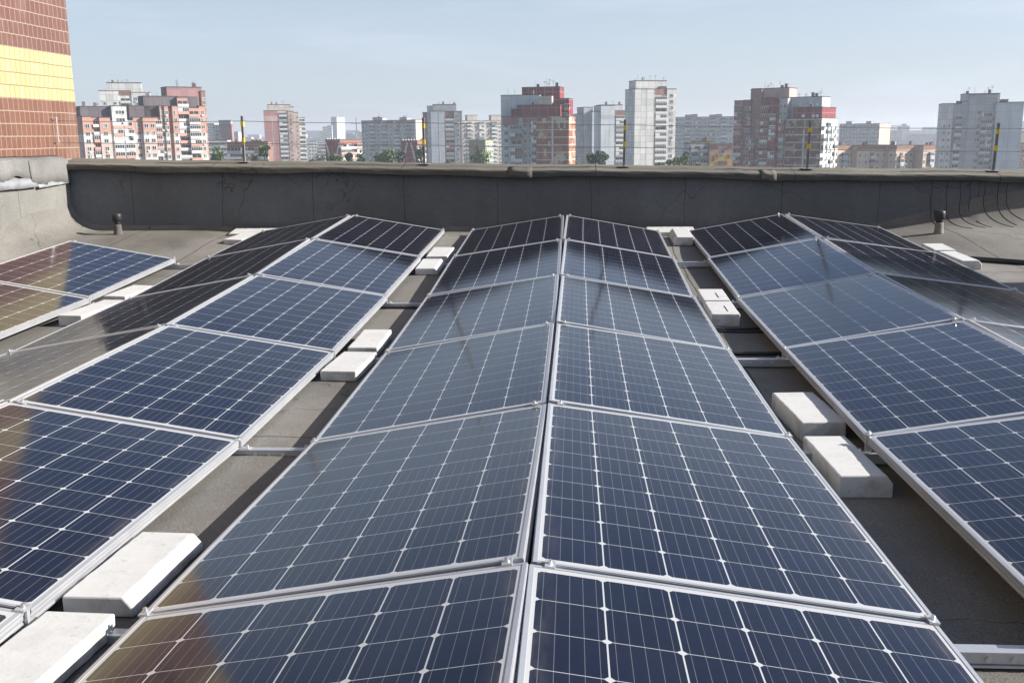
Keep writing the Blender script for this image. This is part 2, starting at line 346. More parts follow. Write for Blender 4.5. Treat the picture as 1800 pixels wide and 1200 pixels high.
def flap(name, y0, y1, ztop, zlow, out, m, seed):
    mb = MB(); k = max(2, int((y1 - y0) / .06)); rn = random.Random(seed)
    for i in range(k + 1):
        y = y0 + (y1 - y0) * i / k; e = .02 * math.sin(i * .8 + seed) + rn.uniform(-.008, .008); bl = .02 * math.sin(i * .45 + seed * 2)
        for t, ox in ((0, -.12), (.1, -.02), (.16, out), (.6, out + .004 + bl * .3), (1, out + .012 + bl * .4)): mb.v.append(Vector((ox, y, ztop + (zlow + e - ztop) * t)))
    for i in range(k):
        for q in range(4): a = i * 5 + q; mb.f.append([a, a + 1, a + 6, a + 5]); mb.m.append(0)
    o = sharp(mb.build(name, m, ups, smooth=True), 30); s = o.modifiers.new('thick', 'SOLIDIFY'); s.thickness = .005; s.offset = 1
flap('flashing_flap', 10.2, 11.02, .848, .558, .02, FLAP_FELT, 1); flap('flashing_flap', 9.0, 10.25, .852, .635, .012, FLAP_FELT, 2); flap('flashing_flap', 4, 9.05, .85, .59, .014, FLAP_FELT, 3)
def strip(y0, y1, z0, z1, tilt):
    mb = MB(); k = 12
    for i in range(k + 1):
        y = y0 + (y1 - y0) * i / k; w = .008 * math.sin(i * 1.3)
        for xx, zz in ((.024, z1 + tilt * i / k), (.036 + w, (z0 + z1) / 2), (.045 + w, z0 + tilt * i / k + w * .5)): mb.v.append(Vector((xx, y, zz)))
    for i in range(k):
        for q in range(2): a = i * 3 + q; mb.f.append([a, a + 1, a + 4, a + 3]); mb.m.append(0)
    o = mb.build('metal_strip', TIN, ups, smooth=True); s = o.modifiers.new('thick', 'SOLIDIFY'); s.thickness = .003
strip(9.2, 10.3, .534, .635, .0); strip(10.32, 10.95, .52, .575, .028)

# ------------------------------------------------------------------ solar panels
def panel_meshes():
    hl, hw, t, lip = .825, .4985, .038, .011
    mb = MB()
    # frame: four extrusions with a stepped outer face
    for s in (-1, 1):
        mb.box(*sorted((s * hw, s * (hw - lip))), -hl, hl, -t, 0)
        mb.box(*sorted((s * (hw + .0015), s * hw)), -hl, hl, -.011, -.003); mb.box(*sorted((s * (hw + .0015), s * hw)), -hl, hl, -.026, -.017); mb.box(*sorted((s * (hw + .003), s * hw)), -hl, hl, -t, -.033)
        mb.box(-hw + lip, hw - lip, *sorted((s * hl, s * (hl - lip))), -t, 0)
        mb.box(-hw + lip, hw - lip, *sorted((s * (hl + .0015), s * hl)), -.011, -.003); mb.box(-hw + lip, hw - lip, *sorted((s * (hl - lip - .02), s * (hl - lip))), -t, -t + .002)
        mb.box(*sorted((s * (hw - lip), s * (hw - lip - .022))), -hl + lip, hl - lip, -t, -t + .002)
    fr = mb.mesh('frame', [ALU])
    a, c = hw - lip, hl - lip
    me = bpy.data.meshes.new('glass'); me.from_pydata([(-a, -c, -.0015), (a, -c, -.0015), (a, c, -.0015), (-a, c, -.0015), (-a, -c, -.006), (a, -c, -.006), (a, c, -.006), (-a, c, -.006)], [], [[0, 1, 2, 3], [7, 6, 5, 4]])
    me.materials.append(SOLAR); me.materials.append(WHITEM); me.polygons[1].material_index = 1
    uv = me.uv_layers.new(name='UVMap')
    for l in me.loops: v = me.vertices[l.vertex_index].co; uv.data[l.index].uv = (v.x + .5, v.y + .825)
    return fr, me
FRAME, GLASS = panel_meshes()
RX = {'A': -4.587, 'B': -2.2916, 'C': 0., 'D': 2.2887}
ZL = {
 'CLr': [.187, .101, .011, -.035, -.055, -.005, .078], 'CRr': [.191, .105, .011, -.029, -.055, -.011, .045],
 'CLe': [.033, -.048, -.145, -.209, -.235, -.169, -.086], 'CRe': [.015, -.069, -.158, -.190, -.191, -.146, -.095],
 'BRr': [.199, .116, .018, -.055, -.064, -.010, .045], 'BRe': [.037, -.051, -.146, -.207, -.231, -.164, -.110],
 'BLr': [.199, .116, .018, -.055, -.064, -.010, .045], 'BLe': [.030, -.055, -.169, -.221, -.235, -.175, -.120],
 'DLr': [.191, .109, .017, -.005, -.040, .0, .05], 'DLe': [.015, -.067, -.159, -.184, -.182, -.140, -.090],
 'DRr': [.191, .110, .017, -.010, -.040, .0, .05], 'DRe': [.043, -.029, -.101, -.150, -.190, -.15, -.10],
 'ARr': [.185, .105, .012, -.040, -.060, 0, .05], 'ARe': [.025, -.061, -.165, -.215, -.230, -.17, -.11]}
ROWN = {'A': 'short row at far left', 'B': 'left row', 'C': 'middle row', 'D': 'right row'}
ORD = ['farthest', 'second from the parapet', 'third from the parapet', 'fourth from the parapet', 'fifth from the parapet', 'sixth and nearest']
G = .0079; HXW = .9865
def line_pt(row, side, lv, b):
    s = 1 if side == 'R' else -1
    return Vector((RX[row] + s * (G + (HXW if lv == 'e' else 0)), YB[b], ZL[row + side + lv][b]))
first = None
def frame_M(c, X, Y):
    X = X.normalized(); Y = (Y - X * Y.dot(X)).normalized(); Z = X.cross(Y)
    M = Matrix((X, Y, Z)).transposed().to_4x4(); M.translation = c; return M
for row, side, b0, b1 in (('C', 'L', 0, 6), ('C', 'R', 0, 6), ('B', 'R', 0, 6), ('B', 'L', 0, 5), ('D', 'L', 0, 5), ('D', 'R', 0, 4), ('A', 'R', 1, 4)):
    for b in range(b0, b1):
        rf, rn_, ef, en = (line_pt(row, side, l, k) for l, k in (('r', b), ('r', b + 1), ('e', b), ('e', b + 1)))
        c = (rf + rn_ + ef + en) / 4; Y = (rf + ef) - (rn_ + en); X = (ef + en) - (rf + rn_)
        if side == 'L': X = -X
        root = empty('solar_panel', frame_M(c, X, Y))
        link('frame', FRAME, root); link('glass', GLASS, root)
        sd = 'left' if side == 'L' else 'right'
        k = b - (1 if row == 'A' else 0)
        tag(root, f'{sd} slope panel of the {ROWN[row]}, {ORD[k]}' if row != 'A' else f'blue solar panel reflecting the tiled wall, {["farthest", "second", "third"][k]} in the short far left row', 'solar panel', 'solar panels in pitched rows on the roof')

# rails under every panel joint, with splice plates in the gaps
RAILN = ['nearest the parapet', 'second from the parapet', 'third from the parapet', 'fourth from the parapet', 'fifth from the parapet', 'sixth from the parapet', 'nearest the camera']
for b in range(0, 6):
    y = YB[b]; x0, x1 = -5.3, 3.42
    if b == 0: x0 = -3.42
    root = tag(empty('mounting_rail', Matrix.Translation((0, y, 0))), f'aluminium mounting rail crossing under the panel rows, {RAILN[b]}', 'rail', 'mounting rails under the panels')
    zz = lambda x: zprof(y) - HR + .0037 * x + .004
    n = 12; mb = MB()
    pr = [(-.022, 0), (.022, 0), (.022, .006), (.012, .006), (.012, .036), (.02, .036), (.02, .04), (-.02, .04), (-.02, .036), (-.012, .036), (-.012, .006), (-.022, .006)]
    for i in range(n + 1):
        x = x0 + (x1 - x0) * i / n
        for (yy, h) in pr: mb.v.append(Vector((x, yy, zz(x) + h)))
    k = len(pr)
    for i in range(n):
        for q in range(k): a = i * k + q; c = i * k + (q + 1) % k; mb.f.append([a, c, c + k, a + k]); mb.m.append(0)
    mb.f.append(list(range(k))); mb.m.append(0); mb.f.append([n * k + q for q in range(k)][::-1]); mb.m.append(0)
    mb.build('channel', ALU, root)
    for gx in (-3.44, -1.145, 1.145):
        if gx < x0: continue
        z = zz(gx); MB().box(gx - .13, gx + .13, -.0165, -.0125, z + .008, z + .034).build('splice_plate', ALU, root, bevel=.001)
        for dx in (-.09, -.03, .03, .09):
            MB().tube([(gx + dx, -.016, z + .021), (gx + dx, -.023, z + .021)], .0075, 8).build('bolt', STEEL, root)
# clamps with their legs
def clamp_meshes(ridge):
    mb = MB().box(-.013, .013, -.020, .020, .001, .006)
    plate = mb.mesh('clamp_plate', [ALU])
    bt = MB().tube([(0, 0, .006), (0, 0, .008)], .0075, 12).tube([(0, 0, .008), (0, 0, .016)], .0052, 10).mesh('bolt', [STEEL])
    return plate, bt
PLATE, BOLT = clamp_meshes(True)
for row, side, b0, b1 in (('C', 'L', 0, 6), ('C', 'R', 0, 6), ('B', 'R', 0, 6), ('B', 'L', 0, 5), ('D', 'L', 0, 5), ('D', 'R', 0, 4), ('A', 'R', 1, 4)):
    for b in range(b0, b1):
        r, e = line_pt(row, side, 'r', b), line_pt(row, side, 'e', b)
        u = (e - r).normalized(); s = 1 if side == 'R' else -1
        for lv in ('ridge', 'eave'):
            pt = r + u * .045 if lv == 'ridge' else e - u * .012
            X = u * s; Y = Vector((0, 1, 0)); root = empty('panel_clamp', frame_M(pt, X, Y))
            link('clamp_plate', PLATE, root); link('bolt', BOLT, root)
            zr = zprof(YB[b]) - HR + .044 + .0037 * pt.x
            inv = root.matrix_basis.inverted()
            leg = MB(); h = pt.z - zr
            leg.box(pt.x - .014, pt.x + .014, YB[b] - .0075, YB[b] + .0075, zr - .003, pt.z - .002)
            if lv == 'eave': leg.box(*sorted((pt.x, pt.x + s * .05)), YB[b] - .016, YB[b] + .016, zr - .002, zr + .004); leg.tube([(pt.x + s * .036, YB[b], zr + .004), (pt.x + s * .036, YB[b], zr + .016)], .007, 8)
            leg.v = [inv @ p for p in leg.v]; leg.build('leg', ALU, root)
            sd = 'left' if side == 'L' else 'right'
            wh = 'at its far end' if b == b0 else f'{["", "first", "second", "third", "fourth", "fifth"][b - b0]} panel joint'
            tag(root, f'{lv} clamp, {sd} slope of the {ROWN[row]}, {wh}', 'clamp', 'bolted panel clamps')

# ------------------------------------------------------------------ ballast blocks
def block_mesh(L, W, H, ch, chside, seed):
    """kerb stone lying flat: one long top edge chamfered, edges slightly worn"""
    rn = random.Random(seed); n = 14
    pr = [(-W / 2, 0), (W / 2, 0), (W / 2, H), (-W / 2, H)]
    if chside > 0: pr = [(-W / 2, 0), (W / 2, 0), (W / 2, H - ch), (W / 2 - ch * .8, H), (-W / 2, H)]
    if chside < 0: pr = [(-W / 2, 0), (W / 2, 0), (W / 2, H), (-W / 2 + ch * .8, H), (-W / 2, H - ch)]
    mb = MB(); k = len(pr)
    for i in range(n + 1):
        y = -L / 2 + L * i / n
        for (x, z) in pr: mb.v.append(Vector((x + rn.uniform(-.0014, .0014), y + (rn.uniform(-.002, .002)), z + rn.uniform(-.0012, .0012))))
    for i in range(n):
        for q in range(k): a = i * k + q; c = i * k + (q + 1) % k; mb.f.append([a, c, c + k, a + k]); mb.m.append(0)
    mb.f.append(list(range(k))[::-1]); mb.m.append(0); mb.f.append([n * k + q for q in range(k)]); mb.m.append(0)
    return mb.mesh('ballast_block', [BLOCK])
BLK = [  # x, y, turn, length, width, chamfer side, label
 (-1.185, 2.08, -2, .50, .19, 0, 'white concrete ballast block in the bottom left corner, nearest of all blocks'),
 (-1.175, 2.67, -1, .49, .20, 1, 'large white concrete block with chamfered edge in the near left gap, behind the nearest block'),
 (-1.165, 5.44, -3, .47, .20, 0, 'front white block of the pair halfway along the gap left of the middle row'),
 (-1.160, 6.01, 0, .48, .18, 0, 'rear white block of the pair halfway along the gap left of the middle row'),
 (-1.180, 8.78, 0, .45, .20, 1, 'front white block with sloping right edge in the far pair left of the middle row'),
 (-1.166, 9.36, -1, .47, .20, 0, 'rear white block of the far pair left of the middle row'),
 (1.180, 3.83, 2, .52, .20, 1, 'chipped white block in the near right gap, nearest of its pair'),
 (1.190, 4.54, 4, .50, .20, 0, 'smooth white block in the near right gap, touching the chipped one'),
 (1.135, 6.95, 0, .42, .19, 0, 'front white block with a short groove halfway along the right gap'),
 (1.135, 7.40, 0, .40, .19, 0, 'rear white block with a short groove halfway along the right gap'),
 (1.195, 10.31, 0, .52, .19, -1, 'white block with sloping left side, small, by the far end of the right gap'),
 (1.130, 10.77, 90, .50, .27, 0, 'white slab lying crosswise beyond the far end of the right gap'),
 (-3.430, 7.02, -5, .60, .18, 0, 'white block in the left gap beside the short panel row, nearer of two'),
 (-3.440, 7.66, -8, .42, .19, 0, 'white block in the left gap beside the short panel row, farther of two'),
 (-3.430, 10.43, -9, .46, .21, 0, 'white block left of the far end of the left row, in front of the slab'),
 (-3.410, 10.80, 90, .52, .28, 0, 'thin white slab beyond the far end of the left row'),
 (3.495, 8.98, 3, .50, .175, 1, 'white block on the open roof at right, nearer of two by the panel edge'),
 (3.475, 9.46, 2, .33, .19, 0, 'white block on the open roof at right, farther of two by the panel edge')]
for i, (x, y, a, L, W, ch, lab) in enumerate(BLK):
    zb = zroof(x, y) + .002; gb = -.009 * math.exp(-((x - 1.2) / .45) ** 2) + .022 * math.exp(-((x + 1.2) / .45) ** 2)
    H = .080 - gb if 'slab' not in lab else .055
    z0, zy = zroof(x, y), (zroof(x, y + .3) - zroof(x, y - .3)) / .6
    M = Matrix.Translation((x, y, zb)) @ Matrix.Rotation(math.atan(zy), 4, 'X') @ Matrix.Rotation(R_(a), 4, 'Z')
    me = block_mesh(L, W, H, .034, ch, i)
    o = link('ballast_block', me, None, .006, M); tag(o, lab, 'concrete block', 'white ballast blocks between the panel rows')
    if 'groove' in lab:
        g = MB().box(.02, .027, -.13, .05, H - .002, H + .0015).build('groove', BLACK, o)

# ------------------------------------------------------------------ vents, cables
def vent(x, y, lab, wrap):
    root = tag(empty('vent_pipe', Matrix.Translation((x, y, zroof(x, y) - .01))), lab, 'vent pipe', 'short vent pipes on the roof')
    MB().tube([(0, 0, 0), (0, 0, .02), (0, 0, .09), (0, 0, .12)], [.06, .047, .041, .039], 20).build('sleeve', wrap, root, smooth=True)
    MB().tube([(0, 0, .1), (0, 0, .19)], .035, 20).build('pipe', BLACK, root, smooth=True)
    MB().tube([(0, 0, .155), (0, 0, .16), (0, 0, .225), (0, 0, .232), (0, 0, .243)], [.047, .053, .053, .050, .036], 24).build('cap', BLACK, root, smooth=True)
DARKFELT = felt('dark_felt', (.10, .095, .088), .2)
vent(-4.885, 10.622, 'short black capped vent pipe near the left corner of the parapet', DARKFELT)
vent(3.814, 10.435, 'short black capped vent pipe on the open roof at the right', felt('grey_felt', (.2, .19, .17), .2))
def cable(pts, r, lab):
    P = [Vector((x, y, zroof(x, y) + r * .9)) for x, y in pts]; Q = []
    for i in range(len(P) - 1):
        for k in range(8): t = k / 8; p = P[i].lerp(P[i + 1], t); p.z = zroof(p.x, p.y) + r * .9; Q.append(p)
    Q.append(P[-1]); o = MB().tube(Q, r, 10).build('cable', BLACK, smooth=True); tag(o, lab, 'cable')
cable([(3.3, 9.32), (3.7, 9.14), (4.035, 8.95), (5.0, 8.75), (7, 8.7)], .024, 'thick black conduit running right across the open roof from the white blocks')
cable([(.7, 6.66), (1.12, 6.63), (1.6, 6.68)], .009, 'thin black cable crossing the right gap in front of the grooved blocks')
cable([(.7, 6.58), (1.12, 6.56), (1.6, 6.55)], .009, 'second thin black cable crossing the right gap, the nearer one')
cable([(-1.7, 7.23), (-1.15, 7.2), (-.8, 7.22)], .010, 'thin black cable crossing the gap left of the middle row')
cable([(.7, 5.93), (1.12, 5.92), (1.7, 5.92)], .014, 'black corrugated cable beside the rail in the right gap')
cable([(.7, 9.13), (1.12, 9.10), (1.7, 9.12)], .013, 'black cable lying behind the far rail in the right gap')

# unseen roof house added at the right for the shadow that crosses the right row
room = tag(empty('unseen_roof_house', Matrix.Translation((8.0, 6.2, -.3))), 'brick roof house standing out of frame to the right, known by its shadow', 'roof house')
MB().box(0, 2.2, 0, 2.15, 0, 3.2).build('wall', TILE, room); MB().box(-.12, 2.32, -.12, 2.27, 3.203, 3.3).build('roof_slab', CAP_FELT, room)
# ------------------------------------------------------------------ safety line on the parapet
PGREY = flat('painted_grey_steel', (.17, .165, .17), .5, 0, .2, 12); PYEL = flat('yellow_band', (.75, .55, .02), .5); GALV = flat('galvanised_steel', (.45, .45, .46), .4, .6)
POSTS = [(-3.60, 'left'), (-1.566, 'a'), (.64, 'b'), (2.62, 'c'), (4.585, 'd')]
PL = ['leftmost grey and yellow banded safety post on the parapet', 'banded safety post in front of the tower with the pale blue end wall', 'banded safety post in front of the tall white tower', 'banded safety post in front of the dark red building with the pattern', 'rightmost banded safety post on the parapet']
LEAN = [(.012, 0), (.004, 0), (.012, 0), (.02, 0), (.03, 0)]
ptop = []
for (x, _), lab, ln in zip(POSTS, PL, LEAN):
    root = tag(empty('safety_post', Matrix.Translation((x, PAR_Y + .12, captop(x) - .014)) @ Matrix.Rotation(ln[0], 4, 'Y')), lab, 'safety post', 'banded safety posts along the parapet')
    w = .0135
    MB().box(-.06, .06, -.05, .05, 0, .006).build('base_plate', GALV, root, bevel=.002)
    MB().box(-w, w, -w, w, .006, .505).build('pole', PGREY, root, bevel=.003)
    for h in (.216, .39): MB().box(-w - .002, w + .002, -w - .002, w + .002, h, h + .05).build('yellow_band', PYEL, root, bevel=.001)
    for h in (.216, .455): MB().box(-.004, .004, -.030, -w, h - .02, h - .012).build('wire_eye', GALV, root)
for zo, lab in ((.436, 'upper thin safety wire strung between the banded posts'), (.197, 'lower thin safety wire strung between the banded posts')):
    pts = [(-5.68, PAR_Y + .08, .812 + zo - .02)] + [(x, PAR_Y + .092, captop(x) + zo) for x, _ in POSTS] + [(9, PAR_Y + .092, captop(9) + zo)]
    Q = []
    for a, c in zip(pts, pts[1:]):
        a, c = Vector(a), Vector(c)
        for k in range(8): t = k / 8; p = a.lerp(c, t); p.z -= .025 * 4 * t * (1 - t) * .4; Q.append(p)
    Q.append(Vector(pts[-1])); tag(MB().tube(Q, .0032, 6).build('safety_wire', PGREY), lab, 'wire')
br_ = tag(empty('wire_bracket', Matrix.Translation((-5.73, 11.03, 1.0))), 'thin wire loop bracket fixed to the tiled wall corner', 'bracket')
MB().tube([(-.01, 0, .0), (.05, .02, 0), (.05, .06, .01)], .006, 6).build('arm', GALV, br_); MB().tube([(-.01, -.02, .26), (.05, .02, .26), (.05, .06, .25)], .006, 6).build('arm', GALV, br_); MB().tube([(.05, .02, -.01), (.05, .02, .27)], .005, 6).build('rod', GALV, br_)

#CITY#
# ------------------------------------------------------------------ the city beyond the parapet
def panel_wall(name, col, sw=3.2, sh=2.8, seam=(.22, .22, .22), var=.14, stain=.42, seamw=.10):
    m, nt, p = newmat(name); L = nt.links; v = coords(nt); s = N(nt, 'SeparateXYZ'); L.new(v, s.inputs[0])
    a = math_(nt, 'DIVIDE', math_(nt, 'ADD', s.outputs[0], s.outputs[1]), sw); z = math_(nt, 'DIVIDE', s.outputs[2], sh)
    def edge(q, sc): return math_(nt, 'MULTIPLY', math_(nt, 'SUBTRACT', .5, math_(nt, 'ABSOLUTE', math_(nt, 'SUBTRACT', math_(nt, 'FRACT', q), .5))), sc)
    e = math_(nt, 'MINIMUM', edge(a, sw), edge(z, sh)); k = math_(nt, 'LESS_THAN', e, seamw)
    tid = N(nt, 'CombineXYZ'); L.new(math_(nt, 'FLOOR', a), tid.inputs[0]); L.new(math_(nt, 'FLOOR', z), tid.inputs[1]); w = N(nt, 'TexWhiteNoise'); L.new(tid.outputs[0], w.inputs['Vector'])
    c = mix(nt, w.outputs['Value'], tuple(x * (1 - var) for x in col), tuple(min(.85, x * (1 + var)) for x in col))
    st = noise(nt, coords(nt, (1, 1, .35)), .25, 7, .65); c = mix(nt, ramp(nt, st, 0, stain, .5, .72), c, (.2, .19, .18))
    c = mix(nt, math_(nt, 'MULTIPLY', k, .6), c, seam); L.new(c, p.inputs['Base Color']); p.inputs['Roughness'].default_value = .9; p.inputs['Specular IOR Level'].default_value = .2
    return m
def banded(name):
    # storeys laid in pale, white and brick courses
    m = panel_wall(name, (.5, .33, .28), 3.2, 2.8, (.42, .30, .27), .12, .4); nt = m.node_tree; p = nt.nodes['Principled BSDF']; old = p.inputs['Base Color'].links[0].from_socket
    v = coords(nt); q = N(nt, 'SeparateXYZ'); nt.links.new(v, q.inputs[0]); fl = math_(nt, 'FLOOR', math_(nt, 'DIVIDE', q.outputs[2], 2.8))
    hi = math_(nt, 'GREATER_THAN', fl, 10.5); wh = math_(nt, 'MULTIPLY', math_(nt, 'LESS_THAN', math_(nt, 'ABSOLUTE', math_(nt, 'SUBTRACT', math_(nt, 'MODULO', fl, 3), 1)), .4), math_(nt, 'SUBTRACT', 1., hi))
    c = mix(nt, .6, old, mix(nt, hi, (.60, .46, .41), (.44, .22, .16))); c = mix(nt, math_(nt, 'MULTIPLY', wh, .85), c, (.60, .59, .57)); nt.links.new(c, p.inputs['Base Color']); return m
def camo(name, main, second, light, seed, sh=2.8):
    m, nt, p = newmat(name); L = nt.links; v = coords(nt); s = N(nt, 'SeparateXYZ'); L.new(v, s.inputs[0])
    q = N(nt, 'CombineXYZ'); a = math_(nt, 'SUBTRACT', s.outputs[0], s.outputs[1])
    qa = math_(nt, 'FLOOR', math_(nt, 'DIVIDE', a, .75)); qz = math_(nt, 'FLOOR', math_(nt, 'DIVIDE', s.outputs[2], .95)); L.new(math_(nt, 'MULTIPLY', qa, .2), q.inputs[0]); L.new(math_(nt, 'MULTIPLY', qz, .15), q.inputs[2]); q.inputs[1].default_value = seed
    n1 = noise(nt, q.outputs[0], 1.0, 3, .55); n2n = N(nt, 'VectorMath', operation='ADD'); n2n.inputs[1].default_value = (7, 3, 5); L.new(q.outputs[0], n2n.inputs[0]); n2 = noise(nt, n2n.outputs[0], 1.3, 3, .55)
    c = mix(nt, math_(nt, 'GREATER_THAN', n1, .53), main, second); c = mix(nt, math_(nt, 'GREATER_THAN', n2, .575), c, light)
    z = math_(nt, 'ABSOLUTE', math_(nt, 'SUBTRACT', math_(nt, 'FRACT', math_(nt, 'DIVIDE', s.outputs[2], sh)), .5)); k = math_(nt, 'GREATER_THAN', z, .445)
    c = mix(nt, k, c, (.55, .52, .48)); L.new(c, p.inputs['Base Color']); p.inputs['Roughness'].default_value = .85; return m
W_WHITE = panel_wall('white_panels', (.58, .58, .56)); W_GREY = panel_wall('grey_panels', (.40, .41, .42)); W_PALE = panel_wall('pale_blue_panels', (.50, .54, .57), 6, 2.8, (.35, .37, .4), .07)
W_PINK = panel_wall('pink_panels', (.52, .35, .30), 3.2, 2.8, (.42, .30, .27), .12, .45); W_BAND = banded('pink_and_white_storeys'); W_ROSE = panel_wall('old_rose_tiles', (.36, .17, .16), 6, 5.6, (.5, .4, .38), .08)
W_RED = panel_wall('dark_red_tiles', (.19, .032, .04), 3.2, 3.0, (.45, .4, .4), .15, .3, .07); W_BROWN = panel_wall('brown_panels', (.22, .115, .085)); W_DARK = panel_wall('dark_attic_panels', (.12, .10, .11), 3.4, 5, (.05, .05, .05))
W_PEACH = panel_wall('peach_plaster', (.52, .42, .34), 3, 2.8, (.5, .38, .28), .06); W_CREAM = panel_wall('cream_panels', (.55, .49, .42)); W_BRICK = panel_wall('red_brick_band', (.25, .14, .105), 1.2, .7, (.3, .15, .1), .1)
W_GREEN = panel_wall('olive_panels', (.32, .34, .22)); W_YEL = panel_wall('yellow_tile', (.62, .45, .14), 1.6, 1.4, (.4, .3, .15), .2); W_MAUVE = panel_wall('mauve_panels', (.30, .165, .16))
W_CAMO1 = camo('red_brown_patterned_tiles', (.23, .085, .06), (.32, .17, .09), (.48, .42, .32), 1.0); W_CAMO2 = camo('dark_patterned_tiles', (.10, .034, .032), (.16, .08, .055), (.28, .27, .21), 4.0)
F_WHITE = flat('white_window_frame', (.62, .62, .60), .5); GLASSM = flat('window_glass', (.035, .042, .05), .12, 0, 0, 3, .6); GL_B = flat('window_glass_hazy', (.10, .12, .13), .15, 0, 0, 3, .6); GL_C = flat('window_curtain', (.32, .31, .28), .3, 0, 0, 3, .6); F_DARK = flat('dark_opening', (.025, .024, .025), .7)
B_COL = [flat('balcony_white', (.60, .60, .58), .7, 0, .1), flat('balcony_grey', (.34, .35, .36), .7, 0, .1), flat('balcony_pink', (.55, .30, .24), .7, 0, .1), flat('balcony_red', (.33, .06, .05), .7, 0, .1), flat('balcony_brown', (.28, .15, .10), .7, 0, .1), flat('balcony_blue', (.34, .42, .5), .7, 0, .1)]
ROOFT = flat('roof_tar', (.06, .06, .062), .9); ANT = flat('antenna_metal', (.10, .10, .10), .5)

_wm = {}
def win_mb(w, h, v=0):
    mb = MB(); f = .12
    sp = w * (.1 if v == 1 else -.14)
    mb.box(-w / 2, sp, -.02, .10, -h / 2, h / 2, 1).box(sp, w / 2, -.02, .10, -h / 2, h / 2, 2)
    if v == 3: mb.box(w / 2 - .9, w / 2 - .1, -.42, .1, -h / 2 - .75, -h / 2 - .2, 0)                          # glass slab set behind the frame
    mb.box(-w / 2 - .06, w / 2 + .06, -.07, .1, h / 2 - f / 2, h / 2 + f / 2, 0).box(-w / 2 - .12, w / 2 + .12, -.16, .1, -h / 2 - f / 2, -h / 2 + f / 2, 0)
    for x in ([-w / 2, 0, w / 2] if w < 1.9 else [-w / 2, -w / 6, w / 6, w / 2]): mb.box(x - f / 2, x + f / 2, -.07, .1, -h / 2 + f / 2, h / 2 - f / 2, 0)
    return mb
def balc_mb(w, seed):
    rn = random.Random(seed); mb = MB(); d = 1.0
    mb.box(-w / 2, w / 2, -d, .1, -1.3, -1.18, 2)                                # floor slab
    mb.box(-w / 2, w / 2, -d, -d + .08, -1.18, -.2, 2); 
    for s in (-1, 1): mb.box(*sorted((s * w / 2, s * (w / 2 - .08))), -d + .08, .1, -1.18, -.2, 2)
    op = rn.random()
    if op < .72:
        mb.box(-w / 2 + .06, w / 2 - .06, -d + .03, .1, -.2, 1.05, 1)
        n = max(3, int(w / .75))
        for i in range(n + 1):
            x = -w / 2 + w * i / n; mb.box(x - .05, x + .05, -d, -d + .028, -.2, 1.05, 0)
        mb.box(-w / 2, w / 2, -d, .1, 1.05, 1.2, 0)
        if rn.random() < .4: mb.box(-w / 2 + .1, -w / 2 + w * .4, -d - .01, -d + .02, -.15, 1.0, 0)
    else:
        mb.box(-w / 2 + .3, w / 2 - .3, -.02, .1, -1.0, .95, 1); mb.box(-.06, .06, -.07, -.02, -1.0, .95, 0)
    return mb
def part_mesh(kind):
    if kind not in _wm:
        if kind[0] == 'w': v = kind[3]; mb = win_mb(kind[1], kind[2], v); ms = [F_WHITE, (GLASSM, GL_B, GLASSM, GL_B, GL_C)[v], (GLASSM, GLASSM, GL_C, GLASSM, GL_B)[v]]; _wm[kind] = (mb, ms, mb.mesh('window', ms))
        else: mb = balc_mb(kind[1], kind[3]); ms = [F_WHITE, GLASSM, B_COL[kind[2]]]; _wm[kind] = (mb, ms, mb.mesh('balcony', ms))
    return _wm[kind]

